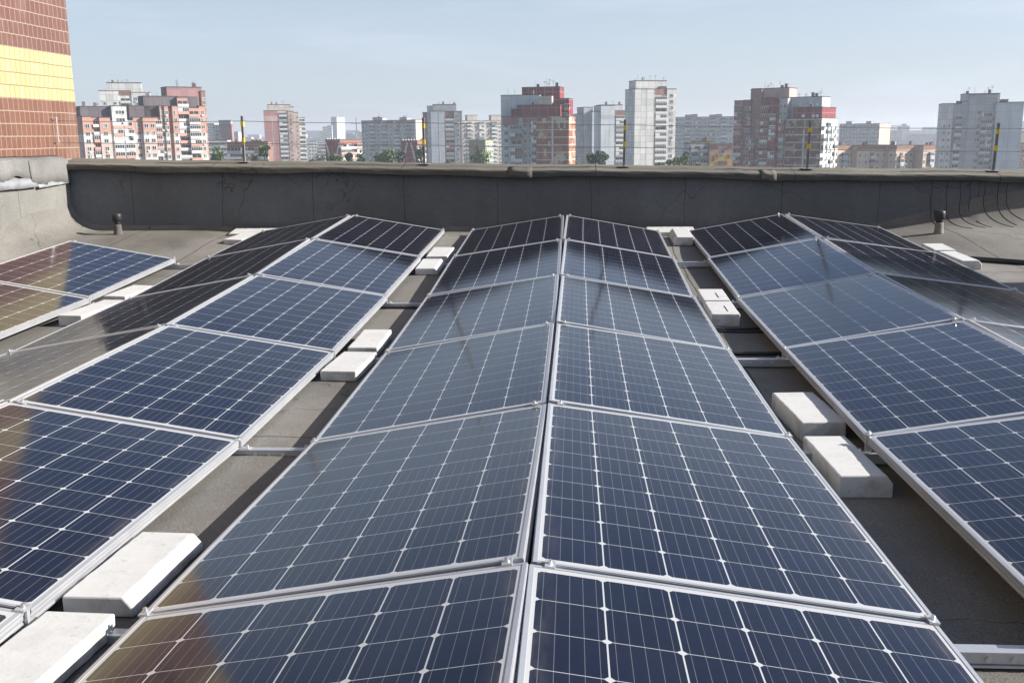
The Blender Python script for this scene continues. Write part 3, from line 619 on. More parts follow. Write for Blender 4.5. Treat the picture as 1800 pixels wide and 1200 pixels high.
class Bld:
    def __init__(s, name, label, px, D, phi, cat='apartment block'):
        v = pdir(px, 238); K = CAMP + v * (D / v.y); K.z = GZ
        s.phi = R_(phi); s.M = Matrix.Translation(K) @ Matrix.Rotation(-s.phi, 4, 'Z'); s.I = s.M.inverted()
        s.root = tag(empty(name, s.M), label, cat, 'apartment blocks beyond the parapet'); s.c = s.I @ CAMP; s.parts = []; s.rn = random.Random(label)
    def front(s, px, py, y=0.):
        d = s.I.to_3x3() @ pdir(px, py); t = (y - s.c.y) / d.y; return s.c + d * t
    def side(s, px, x):
        d = s.I.to_3x3() @ pdir(px, 238); t = (x - s.c.x) / d.x; return (s.c + d * t).y
    def blk(s, a, b, top, mat, y=0., sp=None, dep=12., name='wall', bot=None, cap=True):
        """a box whose front spans a..b; sp is where its visible side ends"""
        pm = (a + b) / 2; x0 = s.front(a, 238, y).x; x1 = s.front(b, 238, y).x; zt = s.front(pm, top, y).z
        zb = s.front(pm, bot, y).z if bot else 0.
        if sp is not None: dep = max(1.5, s.side(sp, x1 if s.phi >= 0 else x0) - y)
        mb = MB().box(x0, x1, y, y + dep, zb, zt); mb.build(name, mat, s.root)
        if cap: MB().box(x0 - .12, x1 + .12, y - .12, y + dep + .12, zt + .003, zt + .28).build('roof_edge', ROOFT, s.root)
        return dict(x0=x0, x1=x1, y0=y, y1=y + dep, zt=zt, a=a, b=b)
    def rows(s, k, first, pitch, limit=318):
        zl = s.front((k['a'] + k['b']) / 2, limit, k['y0']).z; z = k['zt'] - first; out = []
        while z > zl: out.append(z); z -= pitch
        return out
    def win(s, k, cols, kind=('w', 1.5, 1.45), first=1.7, pitch=2.8, face='front', skip=.0, limit=318):
        """cols: fractions along the face"""
        for z in s.rows(k, first, pitch, limit):
            for c in cols:
                if s.rn.random() < skip: continue
                if face == 'front': M = Matrix.Translation((k['x0'] + (k['x1'] - k['x0']) * c, k['y0'], z))
                elif face == 'right': M = Matrix.Translation((k['x1'], k['y0'] + (k['y1'] - k['y0']) * c, z)) @ Matrix.Rotation(R_(90), 4, 'Z')
                else: M = Matrix.Translation((k['x0'], k['y0'] + (k['y1'] - k['y0']) * c, z)) @ Matrix.Rotation(R_(-90), 4, 'Z')
                s.parts.append((kind + (s.rn.choice((0, 0, 0, 1, 2, 3, 4)),), M))
    def balc(s, k, cols, w, colours, first=1.7, pitch=2.8, face='front', limit=318):
        for z in s.rows(k, first, pitch, limit):
            for c in cols:
                kind = ('b', w, s.rn.choice(colours), s.rn.randrange(5))
                if face == 'front': M = Matrix.Translation((k['x0'] + (k['x1'] - k['x0']) * c, k['y0'], z))
                elif face == 'right': M = Matrix.Translation((k['x1'], k['y0'] + (k['y1'] - k['y0']) * c, z)) @ Matrix.Rotation(R_(90), 4, 'Z')
                else: M = Matrix.Translation((k['x0'], k['y0'] + (k['y1'] - k['y0']) * c, z)) @ Matrix.Rotation(R_(-90), 4, 'Z')
                s.parts.append((kind, M))
    def tops(s, k, ant=3, chim=1):
        for i in range(ant):
            x = s.rn.uniform(k['x0'] + .5, k['x1'] - .5); y = s.rn.uniform(k['y0'] + .5, min(k['y1'] - .5, k['y0'] + 5)); h = s.rn.uniform(1.5, 3.6)
            mb = MB().tube([(x, y, k['zt']), (x, y, k['zt'] + h)], .05, 5)
            if s.rn.random() < .5: mb.box(x - .7, x + .7, y - .03, y + .03, k['zt'] + h - .5, k['zt'] + h - .42); mb.box(x - .5, x + .5, y - .03, y + .03, k['zt'] + h - .9, k['zt'] + h - .82)
            mb.build('antenna', ANT, s.root)
        for i in range(chim):
            x = s.rn.uniform(k['x0'] + .8, k['x1'] - .8); h = s.rn.uniform(.9, 1.7); MB().box(x - .5, x + .5, k['y0'] + .4, k['y0'] + 1.3, k['zt'] + .25, k['zt'] + h + .25).build('chimney', s.rn.choice([W_DARK, W_BROWN, W_GREY]), s.root)
    def done(s):
        for t, nm in (('w', 'window'), ('b', 'balcony')):
            l = [q for q in s.parts if q[0][0] == t]; l.sort(key=lambda q: -q[1].translation.z)
            for kind, M in l[:100]: link(nm, part_mesh(kind)[2], s.root, 0, M)
            if len(l) > 100:
                mb = MB(); mats = []
                for kind, M in l[100:]:
                    src, ms, _ = part_mesh(kind); n = len(mb.m); mb.add(src, M)
                    for i in range(n, len(mb.m)):
                        m = ms[mb.m[i]]
                        if m not in mats: mats.append(m)
                        mb.m[i] = mats.index(m)
                structure(mb.build(nm, mats, s.root), 'stuff')
def ev(n, a=.5): return [(i + .5) / n for i in range(n)]

# --- far left: white tower behind, pink stepped block in front
b = Bld('apartment_tower', 'white panel tower with stepped roof rising behind the pink and white block at left', 180, 490, -22)
k = b.blk(180, 214, 160, W_WHITE); b.win(k, [.3, .8], first=6); k2 = b.blk(214, 237, 160, W_WHITE, y=.8); b.balc(k2, [.5], 4.6, [0, 1], first=4.6); b.blk(214, 237, 160, W_BROWN, y=.5, dep=.3, bot=167, name='attic', cap=False)
k3 = b.blk(237, 270, 163, W_WHITE, y=.4); b.win(k3, [.2, .5], first=3); k4 = b.blk(195, 256, 146, W_WHITE, y=3.5, name='roof_house', dep=7); b.tops(k4, 5, 2); b.done()
b = Bld('apartment_block', 'pink and white stepped apartment block with dark attics beside the tiled wall', 141, 368, -36)
k = b.blk(141, 165, 206, W_BAND, y=1.5); b.win(k, [.35], first=3.4); k = b.blk(147, 163, 205.5, W_BAND, y=.6, dep=3); b.win(k, [.5], first=3.4)
for a, c, n in ((163, 177, 1), (177, 196, 1), (196, 236, 3), (236, 253, 1), (253, 275, 2), (275, 284, 1)):
    k = b.blk(a, c, 207 if n < 3 else 212, W_BAND if n != 3 else W_WHITE, y=0 if n == 2 or a == 177 else 1.2, dep=14)
    if n == 3: b.balc(k, [.3, .78], 3.4, [0, 0, 2, 2], first=1.7)
    elif a in (163, 275): b.balc(k, [.5], 2.2, [0, 2, 2], first=2.2)
    else: b.win(k, ev(n), first=3.0 if n < 3 else 2)
k = b.blk(200, 226, 187, W_WHITE, y=.4, dep=12, name='stair_tower'); b.win(k, [.55], ('w', 3.2, 1.3), first=2.2, limit=214)
for a, c, t in ((145, 200, 188), (231, 284, 187), (257, 318, 170)):
    k = b.blk(a, c, t, W_DARK, y=2.6, dep=9, name='attic'); b.tops(k, 3, 2)
for a, c, t, mt, y in ((284, 292, 187, W_BAND, .6), (292, 299, 187, W_BAND, 0), (299, 306, 190, W_MAUVE, 1.2), (306, 316, 187, W_BAND, 0), (316, 334, 172, W_BAND, 1), (334, 353, 190, W_BAND, .2), (353, 364, 187, W_BAND, 1)):
    k = b.blk(a, c, t, mt, y=y, dep=14)
    if c - a > 15: b.balc(k, [.5], 4.2, [0, 0, 2], first=2.2)
    elif mt is W_BAND: b.win(k, [.5], ('w', 1.2, 1.4), first=2.4)
k = b.blk(299, 360, 154, W_MAUVE, y=3, dep=9, name='attic'); b.tops(k, 4, 2); k = b.blk(318, 352, 170, W_DARK, y=2.2, dep=.8, bot=189, name='attic', cap=False)
k = b.blk(358, 366, 161, W_BRICK, y=2.5, dep=10); b.win(k, [.6], ('w', 1.0, 1.3), first=3); b.done()

# --- between the pink block and the rose tower
b = Bld('apartment_block', 'distant blocky grey and tan building just right of the pink block', 375, 760, 8)
k = b.blk(375, 388, 220, W_GREY); b.win(k, ev(3)); k = b.blk(388, 408, 219, W_MAUVE, y=-.5, dep=3); b.blk(386, 407, 212, W_GREY, y=2, dep=3, name='roof_house'); b.done()
b = Bld('apartment_block', 'small pale distant tower at the right edge of the pink block', 366, 1100, 10)
k = b.blk(366, 378, 217, W_WHITE); b.win(k, ev(4)); k = b.blk(408, 419, 232, W_WHITE, y=2); b.done()
b = Bld('apartment_block', 'low white nine storey block with grey roof line left of the leftmost post', 363, 520, -10)
k = b.blk(363, 399, 247, W_WHITE); b.win(k, ev(7)); b.tops(k, 2, 2); b.done()
b = Bld('apartment_block', 'low block with dark red brick attic behind the leftmost banded post', 398, 470, -6)
k = b.blk(398, 470, 257, W_BROWN); b.balc(k, ev(6), 3.2, [0, 1, 1, 4], first=1.9); k = b.blk(398, 470, 250, W_BRICK, y=.8, dep=9, name='attic', bot=258)
for a in (413, 441, 448, 455): b.blk(a, a + 4, 245, W_BRICK, y=1.5, dep=3, name='chimney', cap=False)
b.done()
b = Bld('apartment_tower', 'slim tower with old rose end wall and white balconies', 466, 640, -18)
k = b.blk(466, 490, 195, W_ROSE, dep=14); MB().box((k['x0'] + k['x1']) / 2 + .5, (k['x0'] + k['x1']) / 2 + .75, -.06, .05, 0, k['zt'] - .5).build('pale_seam', W_WHITE, b.root)
MB().box(k['x0'] + .1, k['x1'] - .1, -.04, .05, k['zt'] - 6.5, k['zt'] - 3.2).build('pale_band', W_PINK, b.root)
k = b.blk(490, 508, 195, W_CREAM, y=1.0); b.balc(k, [.5], 5.0, [0, 0, 1], first=2.3); k = b.blk(508, 518, 196, W_PINK, y=.2); b.win(k, [.45], first=2.4); k = b.blk(518, 526, 198, W_PEACH, y=.9); b.win(k, [.7], ('w', 1., 1.3), first=3)
k = b.blk(526, 538, 207, W_WHITE, y=4); b.balc(k, [.5], 4, [0], first=2); k = b.blk(473, 513, 184.5, W_CREAM, y=3, dep=8, name='roof_house'); b.tops(k, 5, 2); b.blk(513, 519, 188, W_CREAM, y=3, dep=8, name='roof_house'); b.done()
b = Bld('apartment_tower', 'very distant slender pale tower standing alone against the haze', 593, 1500, 35)
k = b.blk(583, 593, 206, W_PALE, sp=607); b.tops(k, 2, 0); b.done()
b = Bld('apartment_block', 'stepped pale blue distant block left of the slender far tower', 562, 1450, -10)
for a, c, t in ((562, 568, 232), (568, 576, 223), (576, 584, 220.5)): k = b.blk(a, c, t, W_PALE); b.win(k, ev(3), ('w', 2, 1.6))
b.done()
b = Bld('apartment_block', 'faint far low blocks right of the slender far tower', 609, 1700, 5)
k = b.blk(609, 626, 236, W_PALE); b.win(k, ev(5), ('w', 2, 1.6)); k = b.blk(623, 636, 232, W_CREAM, y=3); b.done()
b = tag(empty('tower_crane', Matrix.Translation((CAMP + pdir(627, 238) * (1600 / pdir(627, 238).y)).to_3d() - Vector((0, 0, 30)))), 'tiny distant tower crane above the far low blocks', 'crane')
MB().tube([(0, 0, 0), (0, 0, 58)], .8, 4).build('mast', ANT, b); MB().box(-9, 26, -.6, .6, 48, 49.4).build('jib', ANT, b)
b = Bld('apartment_block', 'white low block right of the rose tower, half behind trees', 541, 820, -14)
k = b.blk(541, 556, 249, W_WHITE); b.win(k, ev(3)); k = b.blk(556, 572, 252, W_GREY, y=1); b.balc(k, ev(2), 4.5, [0, 1], first=2); b.done()
def decor(label, a, m, c, t, D, phi, flipv, endm, frontm):
    b = Bld('apartment_block', label, m, D, phi)
    # patterned blind end wall facing us at a..m, sunlit long front seen sharply at m..c
    k = b.blk(a, m, t, endm, sp=c); b.tops(k, 0, 0); w = k['x1'] - k['x0']; zt = k['zt']
    for s in (-1, 1):
        x0 = k['x0'] + w * (.5 + s * (.46 if flipv else .12)); x1 = k['x0'] + w * (.5 + s * (.08 if flipv else .46)); zb = zt - 14
        mb = MB(); e = .5
        mb.v += [Vector(p) for p in ((x0 - e, -.06, zt - 1), (x0 + e, -.06, zt - 1), (x1 + e, -.06, zb), (x1 - e, -.06, zb), (x0 - e, .05, zt - 1), (x0 + e, .05, zt - 1), (x1 + e, .05, zb), (x1 - e, .05, zb))]
        mb.f += [[3, 2, 1, 0], [0, 1, 5, 4], [1, 2, 6, 5], [2, 3, 7, 6], [3, 0, 4, 7], [4, 5, 6, 7]]; mb.m += [0] * 6; mb.build('diagonal_stripe', W_WHITE, b.root)
    b.balc(k, ev(4), 3.4, [0, 0, 2], first=3.4, face='right'); b.win(k, [.04, .97], face='right', first=3.4)
    MB().box(k['x1'] - .02, k['x1'] + .15, k['y0'] + .02, k['y1'] - .02, zt - 1.6, zt - .1).build('attic_band', W_BRICK, b.root)
    for i in range(6):
        x = k['x0'] + w * (i + .5) / 6; MB().box(x - .35, x + .35, .3, 1.2, zt + .28, zt + .9).build('chimney', W_CREAM, b.root)
    b.done()
decor('low block whose brown end wall carries a pale V, beside the rose tower', 571, 597, 634, 246, 520, 38, True, W_RED, W_WHITE)
b = Bld('apartment_block', 'long grey sixteen storey slab with a peach right end, centre left', 731, 720, 22)
k = b.blk(636, 731, 212, W_GREY, sp=742); b.win(k, [.03, .09, .16, .24, .31, .40, .47, .55, .62, .72, .79, .95], ('w', 1.9, 1.5)); b.balc(k, [.2, .43, .66, .87], 4.2, [0, 1, 1, 5])
MB().box(k['x1'] - .02, k['x1'] + .1, .02, k['y1'], 0, k['zt'] - .05).build('end_wall', W_PEACH, b.root); b.win(k, [.3, .7], face='right'); b.blk(636, 728, 212, W_BROWN, y=-.3, dep=.2, bot=216, name='attic', cap=False)
for a, c in ((656, 673), (703, 716)): k = b.blk(a, c, 207, W_GREY, y=4, dep=6, name='roof_house', cap=True); b.tops(k, 2, 1)
b.done()
decor('low block with a pale A shape on its dark red end, left of second post', 704, 733, 744, 248, 520, 20, False, W_RED, W_WHITE)
b = Bld('apartment_tower', 'tower with pale blue end wall and brown balconies behind second post', 758, 600, -9)
k = b.blk(744, 757, 198, W_MAUVE, y=5); b.win(k, [.6], first=2.5); k = b.blk(758, 782, 195.5, W_PALE, dep=13); MB().box((k['x0'] + k['x1']) / 2 + .6, (k['x0'] + k['x1']) / 2 + .9, -.06, .05, 0, k['zt'] - .3).build('pale_seam', W_WHITE, b.root)
k = b.blk(782, 799, 196, W_BROWN, y=1); b.balc(k, [.5], 4.9, [0, 1, 4, 4], first=4.0); k = b.blk(799, 811, 196, W_GREY, y=.3); b.win(k, [.5], first=2.5); k = b.blk(811, 813, 196, W_PEACH, y=.2)
k = b.blk(762, 803, 184, W_GREY, y=3, dep=8, name='roof_house'); b.tops(k, 4, 2); b.blk(752, 762, 187, W_WHITE, y=3.5, dep=7, name='roof_house'); b.done()
b = Bld('apartment_block', 'cream slab with two roof houses, left of the red stepped tower', 813, 720, -22)
k = b.blk(813, 882, 212.5, W_CREAM); b.win(k, [.04, .12, .24, .33, .44, .53, .64, .73, .86, .95], ('w', 1.9, 1.5)); b.balc(k, [.18, .485, .8], 3.8, [0, 0, 1])
for a, c in ((822, 839), (864, 881)): k = b.blk(a, c, 203, W_CREAM, y=4, dep=6, name='roof_house')
b.done()
b = Bld('apartment_block', 'olive ended low block with a dark gable shape, behind a bright green tree', 853, 520, 24)
k = b.blk(823, 853, 247, W_GREEN, sp=867); w = k['x1'] - k['x0']; zt = k['zt']; mb = MB()
mb.v += [Vector(p) for p in ((k['x0'] + .1 * w, -.06, zt - 13), (k['x1'] - .1 * w, -.06, zt - 13), (k['x0'] + w * .5, -.06, zt - .8), (k['x0'] + .1 * w, .05, zt - 13), (k['x1'] - .1 * w, .05, zt - 13), (k['x0'] + w * .5, .05, zt - .8))]
mb.f += [[0, 1, 2], [5, 4, 3], [0, 3, 4, 1], [1, 4, 5, 2], [2, 5, 3, 0]]; mb.m += [0] * 5; mb.build('gable_shape', W_RED, b.root); b.win(k, ev(4), face='right', first=3); b.done()

# --- the red stepped tower
b = Bld('apartment_tower', 'stepped tower with dark red attics and a red brown patterned end wall, centre', 943, 385, 10)
k = b.blk(943, 1000, 205, W_CAMO1, dep=14); xm = (k['x0'] + k['x1']) / 2; MB().box(xm - .35, xm + .35, -.08, .05, 0, k['zt'] - .2).build('pale_seam', W_WHITE, b.root)
k = b.blk(935, 943, 207, W_GREY, y=1); b.balc(k, [.5], 2.0, [0, 1, 4, 5], first=2.5); k = b.blk(919, 935, 206, W_GREY, y=1.6); b.win(k, [.3, .8], ('w', 1.1, 1.4), first=3.2)
k = b.blk(897, 919, 207, W_GREY, y=.7); b.balc(k, [.5], 4.4, [0, 1, 1, 4], first=4.0); k = b.blk(881, 897, 206, W_PALE, y=1.4); b.win(k, [.55], first=3.2); b.blk(884, 912, 206, W_MAUVE, y=.62, dep=.3, bot=219, name='attic', cap=False); b.blk(921, 941, 206, W_MAUVE, y=.8, dep=.2, bot=216, name='attic', cap=False)
k = b.blk(881, 949, 168, W_PALE, y=5, dep=8, name='attic'); b.tops(k, 4, 1); k = b.blk(909, 985, 185.5, W_RED, y=2.5, dep=8, name='attic', bot=208); b.tops(k, 2, 1); b.blk(899, 909, 193, W_RED, y=2.5, dep=8, name='attic')
k = b.blk(918, 984, 154, W_RED, y=8, dep=9, name='attic'); b.tops(k, 6, 2); b.blk(949, 970, 169, W_CREAM, y=4.6, dep=3, bot=186, name='attic', cap=False)
k = b.blk(985, 1000, 174, W_RED, y=6, dep=9); b.win(k, [.5], first=3, limit=206); b.balc(k, [.8], 2, [0, 2], first=3, limit=206); b.done()
b = Bld('apartment_block', 'narrow sliver of far blocks between the red stepped tower and its grey neighbour', 1000, 1000, -8)
k = b.blk(999, 1011, 217, W_GREY); b.win(k, ev(3)); k = b.blk(1010, 1016, 222, W_CREAM, y=2); k = b.blk(1000, 1018, 250, W_GREY, y=-60, dep=10); b.win(k, ev(4)); b.done()
b = Bld('apartment_tower', 'grey stepped tower, lower left neighbour of the tall white tower', 1056, 560, -18)
k = b.blk(1015, 1026, 201, W_GREY, y=4); k = b.blk(1026, 1042, 189, W_GREY, y=3); k = b.blk(1041, 1056, 197, W_PALE, y=1); k = b.blk(1056, 1080, 186, W_PALE); MB().box((k['x0'] + k['x1']) / 2 + 1, (k['x0'] + k['x1']) / 2 + 1.3, -.06, .05, 0, k['zt'] - 8).build('pale_seam', W_WHITE, b.root)
b.blk(1056, 1080, 203, W_GREY, y=-.05, dep=.2, bot=209, name='attic', cap=False); k = b.blk(1080, 1098, 196, W_WHITE, y=.8); b.balc(k, [.5], 5.0, [0, 0, 1], first=3.5); b.blk(1080, 1098, 194, W_BROWN, y=.5, dep=.3, bot=206, name='attic', cap=False)
k = b.blk(1056, 1094, 185, W_PALE, y=4, dep=8, name='roof_house'); b.tops(k, 5, 2); b.done()
b = Bld('apartment_tower', 'tall white panel tower, highest of the skyline, behind the third post', 1115, 480, -20)
k = b.blk(1115, 1149, 157, W_WHITE, sp=1098, dep=14); MB().box((k['x0'] + k['x1']) / 2 + 1, (k['x0'] + k['x1']) / 2 + 1.3, -.06, .05, 0, k['zt'] - .2).build('pale_seam', F_WHITE, b.root); b.win(k, [.25], ('w', .9, 1.3), face='left', first=3)
k = b.blk(1149, 1171, 158, W_WHITE, y=1.0); b.balc(k, [.5], 5.6, [0, 0, 0, 1], first=4.2); b.blk(1149, 1171, 157, W_BRICK, y=.6, dep=.35, bot=166, name='attic', cap=False); k = b.blk(1171, 1187, 157, W_WHITE, y=.2); b.win(k, [.5], ('w', 1.9, 1.5), first=2.9)
k = b.blk(1116, 1170, 142.5, W_WHITE, y=4, dep=8, name='roof_house'); b.tops(k, 6, 1); k = b.blk(1159, 1170, 153, W_DARK, y=3, dep=.9, bot=158, name='roof_house'); b.done()
b = Bld('apartment_block', 'long dull grey slab with small red roof boxes right of the tall white tower', 1187, 740, 3)
k = b.blk(1186, 1291, 206, W_GREY); b.win(k, [.03, .09, .15, .27, .33, .45, .51, .57, .69, .75, .87, .93], ('w', 1.9, 1.5), skip=.05); b.balc(k, [.21, .39, .63, .81], 4, [0, 1, 1, 5])
for a, c in ((1204, 1215), (1247, 1258)): k = b.blk(a, c, 202.5, W_GREY, y=3, dep=6, name='roof_house'); k = b.blk(c, c + 10, 201.5, W_PINK, y=3.4, dep=5, name='roof_house')
b.done()
b = Bld('apartment_block', 'low block with yellow and pink tile pattern in front of the long dull slab', 1248, 430, -6)
k = b.blk(1213, 1248, 253, W_GREY, y=2); b.balc(k, [.25, .7], 3.4, [0, 1, 5], first=2); b.win(k, [.05, .5, .95], first=2); k = b.blk(1248, 1288, 254, W_PINK); b.win(k, [.58], ('w', 1.6, 1.5), first=3)
b.blk(1248, 1288, 271, W_YEL, y=-.12, dep=.2, name='tile_pattern', cap=False)
for a, c, t, bo in ((1248, 1263, 255, 260), (1280, 1288, 255, 260), (1253, 1257, 275, 284), (1280, 1284, 272, 278), (1264, 1280, 283, 290), (1259, 1263, 271, 276)): b.blk(a, c, t, W_BRICK, y=-.2, dep=.2, bot=bo, name='tile_pattern', cap=False)
k = b.blk(1222, 1255, 249, W_YEL, y=3, dep=8, name='attic'); b.tops(k, 3, 2); b.done()

# --- the dark red tower
b = Bld('apartment_tower', 'large dark red and pink tower with a brown patterned end wall behind the fourth post', 1443, 385, 33)
k = b.blk(1381, 1443, 209, W_CAMO2, sp=1470); xm = k['x0'] + (k['x1'] - k['x0']) * .52; MB().box(xm - .3, xm + .3, -.08, .05, 0, k['zt'] - 4).build('pale_seam', W_WHITE, b.root); MB().box(k['x1'] - .02, k['x1'] + .1, k['y0'] + .02, k['y1'], 0, k['zt'] - .05).build('side_wall', W_WHITE, b.root); b.balc(k, [.12, .38, .62, .88], 2.8, [0, 0, 5], first=2.6, face='right')
kk = k; k = b.blk(1392, 1443, 189.5, W_RED, y=.3, sp=1467, name='attic', bot=208.5); b.tops(k, 2, 2)
k = b.blk(1385, 1442, 171.5, W_PALE, y=5, sp=1456, name='attic', bot=211); b.tops(k, 5, 2); b.blk(1372, 1381, 172, F_WHITE, y=2.6, dep=2, bot=191, name='billboard_panel', cap=False)
k = b.blk(1336, 1352, 173, W_RED, y=1.0); b.balc(k, [.5], 3.2, [0, 3, 3, 1], first=4.2); k = b.blk(1352, 1366, 173, W_RED, y=.4); b.balc(k, [.4], 2.4, [3, 3, 0], first=7); k = b.blk(1366, 1382, 173, W_GREY, y=1.4); b.win(k, [.3, .75], ('w', 1.2, 1.4), first=3); b.balc(k, [.5], 2.0, [0, 1, 3], first=9)
k = b.blk(1317, 1336, 158, W_MAUVE, y=3); b.balc(k, [.35], 2.2, [2, 4, 3], first=20); b.win(k, [.75], ('w', .9, 1.3), first=12); k = b.blk(1289, 1305, 178, W_MAUVE, y=.8); b.balc(k, [.5], 3.0, [0, 2, 2, 4], first=2.8); k = b.blk(1305, 1318, 177, W_MAUVE, y=2); b.win(k, [.35, .8], ('w', 1.1, 1.4), first=3)
k = b.blk(1319, 1334, 157, W_MAUVE, y=4.5, dep=8, name='attic'); k = b.blk(1334, 1384, 156, W_PINK, y=5, dep=8, name='attic'); b.tops(k, 5, 2)
for px, py, y in ((1412, 204, -.1), (1430, 204, -.1), (1437, 204, -.1), (1407, 184, 4.6), (1425, 184, 4.6), (1437, 184, 4.6)):
    q = b.front(px, py, y); d = MB(); d.tube([q + Vector((0, .4, 0)), q, q + Vector((0, -.15, .02)), q + Vector((.05, -.3, .03))], [.06, .12, .55, .62], 12, cap=True); d.build('satellite_dish', F_WHITE, b.root, smooth=False)
b.done()
b = Bld('apartment_block', 'distant grey slab with sunlit peach end right of the dark red tower', 1545, 760, 36)
k = b.blk(1475, 1545, 218, W_GREY, sp=1564); b.win(k, ev(12), ('w', 2.2, 1.5)); 
for a, c in ((1486, 1496), (1521, 1530)): b.blk(a, c, 214, W_GREY, y=3, dep=5, name='roof_house')
MB().box(k['x1'] - .02, k['x1'] + .1, .02, k['y1'] - .02, 0, k['zt'] - .05).build('end_wall', W_PEACH, b.root); b.done()
b = Bld('apartment_block', 'hazy far block with a taller lump, above the long peach building', 1563, 1500, 8)
k = b.blk(1563, 1585, 230, W_GREY); b.win(k, ev(5), ('w', 2.5, 1.6)); k = b.blk(1580, 1598, 222, W_PALE, y=14); b.blk(1585, 1592, 218, W_PALE, y=17, dep=5, name='roof_house'); k = b.blk(1598, 1654, 236, W_GREY, y=5); b.win(k, ev(14), ('w', 2.5, 1.6), skip=.2); b.done()
b = Bld('apartment_block', 'long low peach building with brick red roof band and shaded recesses at right', 1468, 430, -34)
for i, (a, c, y) in enumerate(((1468, 1503, 0), (1509, 1560, -3), (1564, 1608, -5), (1625, 1652, -9))):
    k = b.blk(a, c, 256, W_PEACH, y=y, dep=14); b.blk(a, c, 256.3, W_BRICK, y=y - .12, dep=.2, bot=263, name='attic_band', cap=False); w = k['x1'] - k['x0']
    b.win(k, [.1, .3, .7, .9] if w > 9 else [.2, .8], ('w', 1.4, 1.4), first=4.0); b.balc(k, [.5], 2.6, [1, 5, 0, 4], first=4.0, limit=310)
    b.tops(k, 1, 3)
b.blk(1503, 1625, 257, W_PEACH, y=1.5, dep=12, name='recess'); b.done()
b = Bld('apartment_tower', 'grey white panel tower with sooty top near the right edge', 1685, 430, 12)
k = b.blk(1653, 1672, 183, W_WHITE, y=1.5); b.win(k, [.3, .75], ('w', .8, 1.3), first=9); k = b.blk(1672, 1686, 183, W_GREY, y=2.6); b.balc(k, [.75], 2.6, [0, 1, 0], first=6); k = b.blk(1686, 1699, 179, W_GREY, y=3.4)
k = b.blk(1699, 1748, 167, W_GREY, y=3.2); b.win(k, [.38, .95], ('w', 1.5, 1.5), first=7); b.balc(k, [.58, .78], 2.2, [0, 1, 0], first=8.4); k2 = b.blk(1748, 1795, 180.5, W_PALE, y=.6); MB().box((k2['x0'] + k2['x1']) / 2, (k2['x0'] + k2['x1']) / 2 + .3, k2['y0'] - .06, k2['y0'] + .05, 0, k2['zt'] - 3).build('pale_seam', W_WHITE, b.root)
k = b.blk(1688, 1752, 165.5, W_PALE, y=4.5, dep=8, name='roof_house'); b.tops(k, 6, 2); b.blk(1754, 1767, 176, W_DARK, y=5, dep=3, name='roof_house'); b.blk(1678, 1684, 179, W_DARK, y=4, dep=3, name='roof_house'); b.done()
b = Bld('apartment_block', 'grey low block cut by the right edge of the picture', 1787, 500, -8)
k = b.blk(1787, 1830, 252, W_MAUVE); b.win(k, ev(6)); k = b.blk(1791, 1820, 232, W_PEACH, y=90); b.done()
rnf = random.Random(5)
mb = MB()
for i in range(170):
    y = rnf.uniform(1900, 3400); x = rnf.uniform(-.62, .62) * y; w = rnf.uniform(15, 60); h = rnf.choice([27, 27, 30, 30, 36, 45]); mb.box(x, x + w, y, y + 15, GZ, GZ + h)
structure(mb.build('far_city', W_GREY), 'stuff')

# --- trees between the blocks
LEAF = []
for nm, a, c in (('leaves_mid', (.035, .07, .018), (.06, .11, .03)), ('leaves_light', (.07, .12, .035), (.11, .17, .05)), ('leaves_dark', (.018, .04, .016), (.03, .06, .022))):
    m, nt, p = newmat(nm); c_ = mix(nt, noise(nt, coords(nt), .6, 3), a, c); nt.links.new(c_, p.inputs['Base Color']); p.inputs['Roughness'].default_value = .8; LEAF.append(m)
BARK = flat('bark', (.09, .07, .055), .9)
def tree(px, py, D, w, ml, seed, label, poplar=False, crown=13.):
    rn = random.Random(seed); v = pdir(px, py); q = CAMP + v * (D / v.y); top = q.z - GZ
    root = tag(empty('poplar_tree' if poplar else 'tree', Matrix.Translation((q.x, q.y, GZ))), label, 'tree', 'trees between the blocks')
    cz = top - crown * .5; mb = MB(); cl = []
    for i in range(16):
        z = rn.uniform(-.5, .42); r = (1 - abs(z) * 1.3) * w * .5 if not poplar else w * .32 * (1 - max(0, z) * .9); an = rn.uniform(0, 6.28); rr = r * math.sqrt(rn.random()) * .85
        cl.append(Vector((rr * math.cos(an), rr * math.sin(an), cz + z * crown)))
    cl.append(Vector((0, 0, top - crown * .12)))
    tr = MB().tube([(0, 0, 0), (.1, 0, top * .35), (0, .1, top * .6), (0, 0, top * .9)], [.4, .3, .2, .05], 7)
    for c in cl[:7]: tr.tube([(0, 0, max(1.5, c.z - crown * .3)), c * 1.0], [.12, .03], 5)
    tr.build('trunk', BARK, root)
    for i in range(1100):
        c = rn.choice(cl); rad = w * .22 if not poplar else w * .26
        d = Vector((rn.gauss(0, 1), rn.gauss(0, 1), rn.gauss(0, .8))); d = d.normalized() * rad * rn.random() ** .45; p = c + d; p.z = min(p.z, top)
        s = rn.uniform(.22, .5); e = Euler((rn.uniform(0, 6), rn.uniform(0, 6), rn.uniform(0, 6))).to_matrix()
        mb.quad(p + e @ Vector((-s, -s * .6, 0)), p + e @ Vector((s, -s * .6, 0)), p + e @ Vector((s, s * .6, 0)), p + e @ Vector((-s, s * .6, 0)), 0 if rn.random() < .7 else 1)
    mb.build('crown', [LEAF[ml], LEAF[(ml + 1) % 3 if ml == 0 else 0]], root)
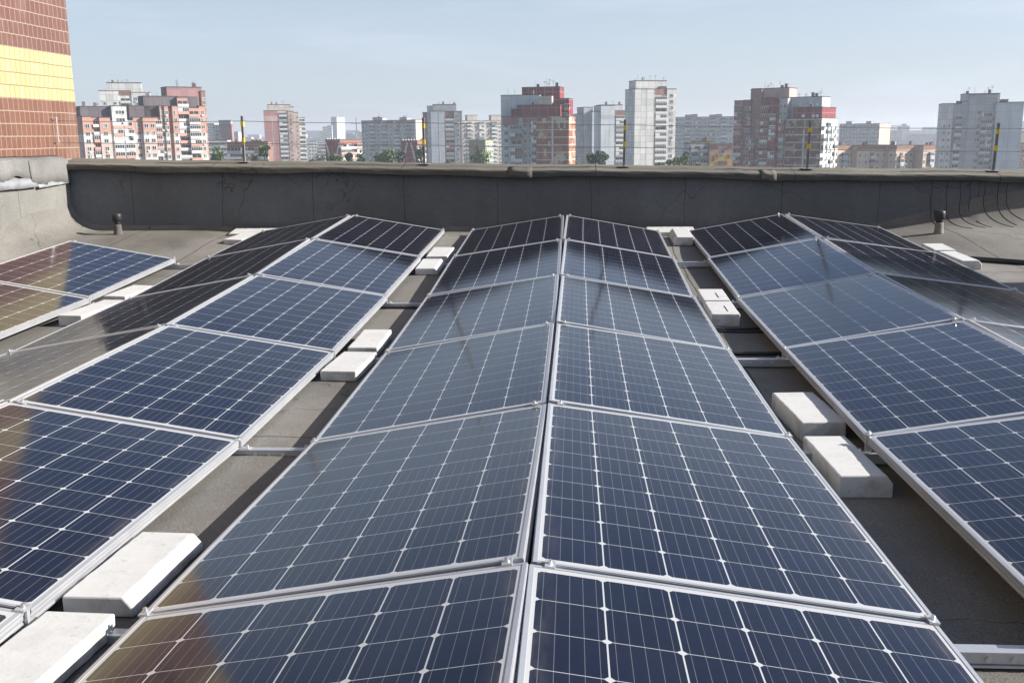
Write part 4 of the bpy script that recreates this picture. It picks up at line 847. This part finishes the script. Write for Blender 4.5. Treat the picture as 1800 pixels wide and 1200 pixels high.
for i, t in enumerate((
    (380, 258, 330, 5, 1, 'pale willow like tree top at the right foot of the pink block', False), (448, 270, 330, 3.2, 2, 'small dark tree top just right of the leftmost post', False), (463, 256, 320, 4.2, 0, 'dense dark green poplar left of the rose tower', True),
    (560, 273, 360, 7, 2, 'dark tree top right of the rose tower', False), (590, 271, 340, 6, 0, 'green tree top below the pale V end wall', False), (613, 267, 330, 3, 2, 'small dark conical tree before the white front', True), (634, 268, 350, 6, 0, 'grey green open tree left of the long grey slab', False),
    (663, 270, 340, 8, 0, 'bushy green tree under the long grey slab, left one', False), (682, 266, 340, 7, 1, 'lighter bushy tree under the long grey slab', False), (699, 264, 380, 6, 2, 'dark tree left of the A shaped end wall', False), (738, 260, 380, 4, 2, 'dark slim tree beside the second post', True),
    (785, 281, 340, 2.4, 2, 'tiny dark tree top at the foot of the pale blue end wall', False), (842, 265, 330, 8, 1, 'bright green tree left of the stepped red tower', False), (1006, 272, 400, 5, 1, 'green tree in the slot right of the stepped red tower', False), (1043, 270, 290, 4.6, 2, 'dark spreading tree before the grey stepped tower, left crown', False), (1058, 268, 290, 4, 2, 'dark spreading tree before the grey stepped tower, right crown', False),
    (1176, 279, 340, 3.5, 2, 'small dark tree at the right foot of the tall white tower', False), (1192, 277, 340, 5, 0, 'green tree right of the tall white tower', False), (1206, 268, 345, 5, 0, 'taller green tree right of the tall white tower', False), (1228, 284, 345, 3, 1, 'low light tree by the yellow tiled block', False),
    (1160, 284, 345, 4, 1, 'pale low tree top at the foot of the tall white tower', False))):
    tree(t[0], t[1] - 2, t[2], t[3] * 1.25, t[4], i, t[5], t[6], 14. if not t[6] else 16.)

# ------------------------------------------------------------------ summer haze
HAZE = True
if HAZE:
    hm = bpy.data.materials.new('haze'); hm.use_nodes = True; nt = hm.node_tree; nt.nodes.clear()
    out = nt.nodes.new('ShaderNodeOutputMaterial'); pv = nt.nodes.new('ShaderNodeVolumePrincipled'); pv.inputs['Color'].default_value = (.86, .92, 1, 1); pv.inputs['Density'].default_value = .00030; pv.inputs['Anisotropy'].default_value = .2
    nt.links.new(pv.outputs[0], out.inputs['Volume'])
    structure(MB().box(-3600, 3600, -60, 4200, GZ - 1, 45).build('haze', hm), 'stuff')
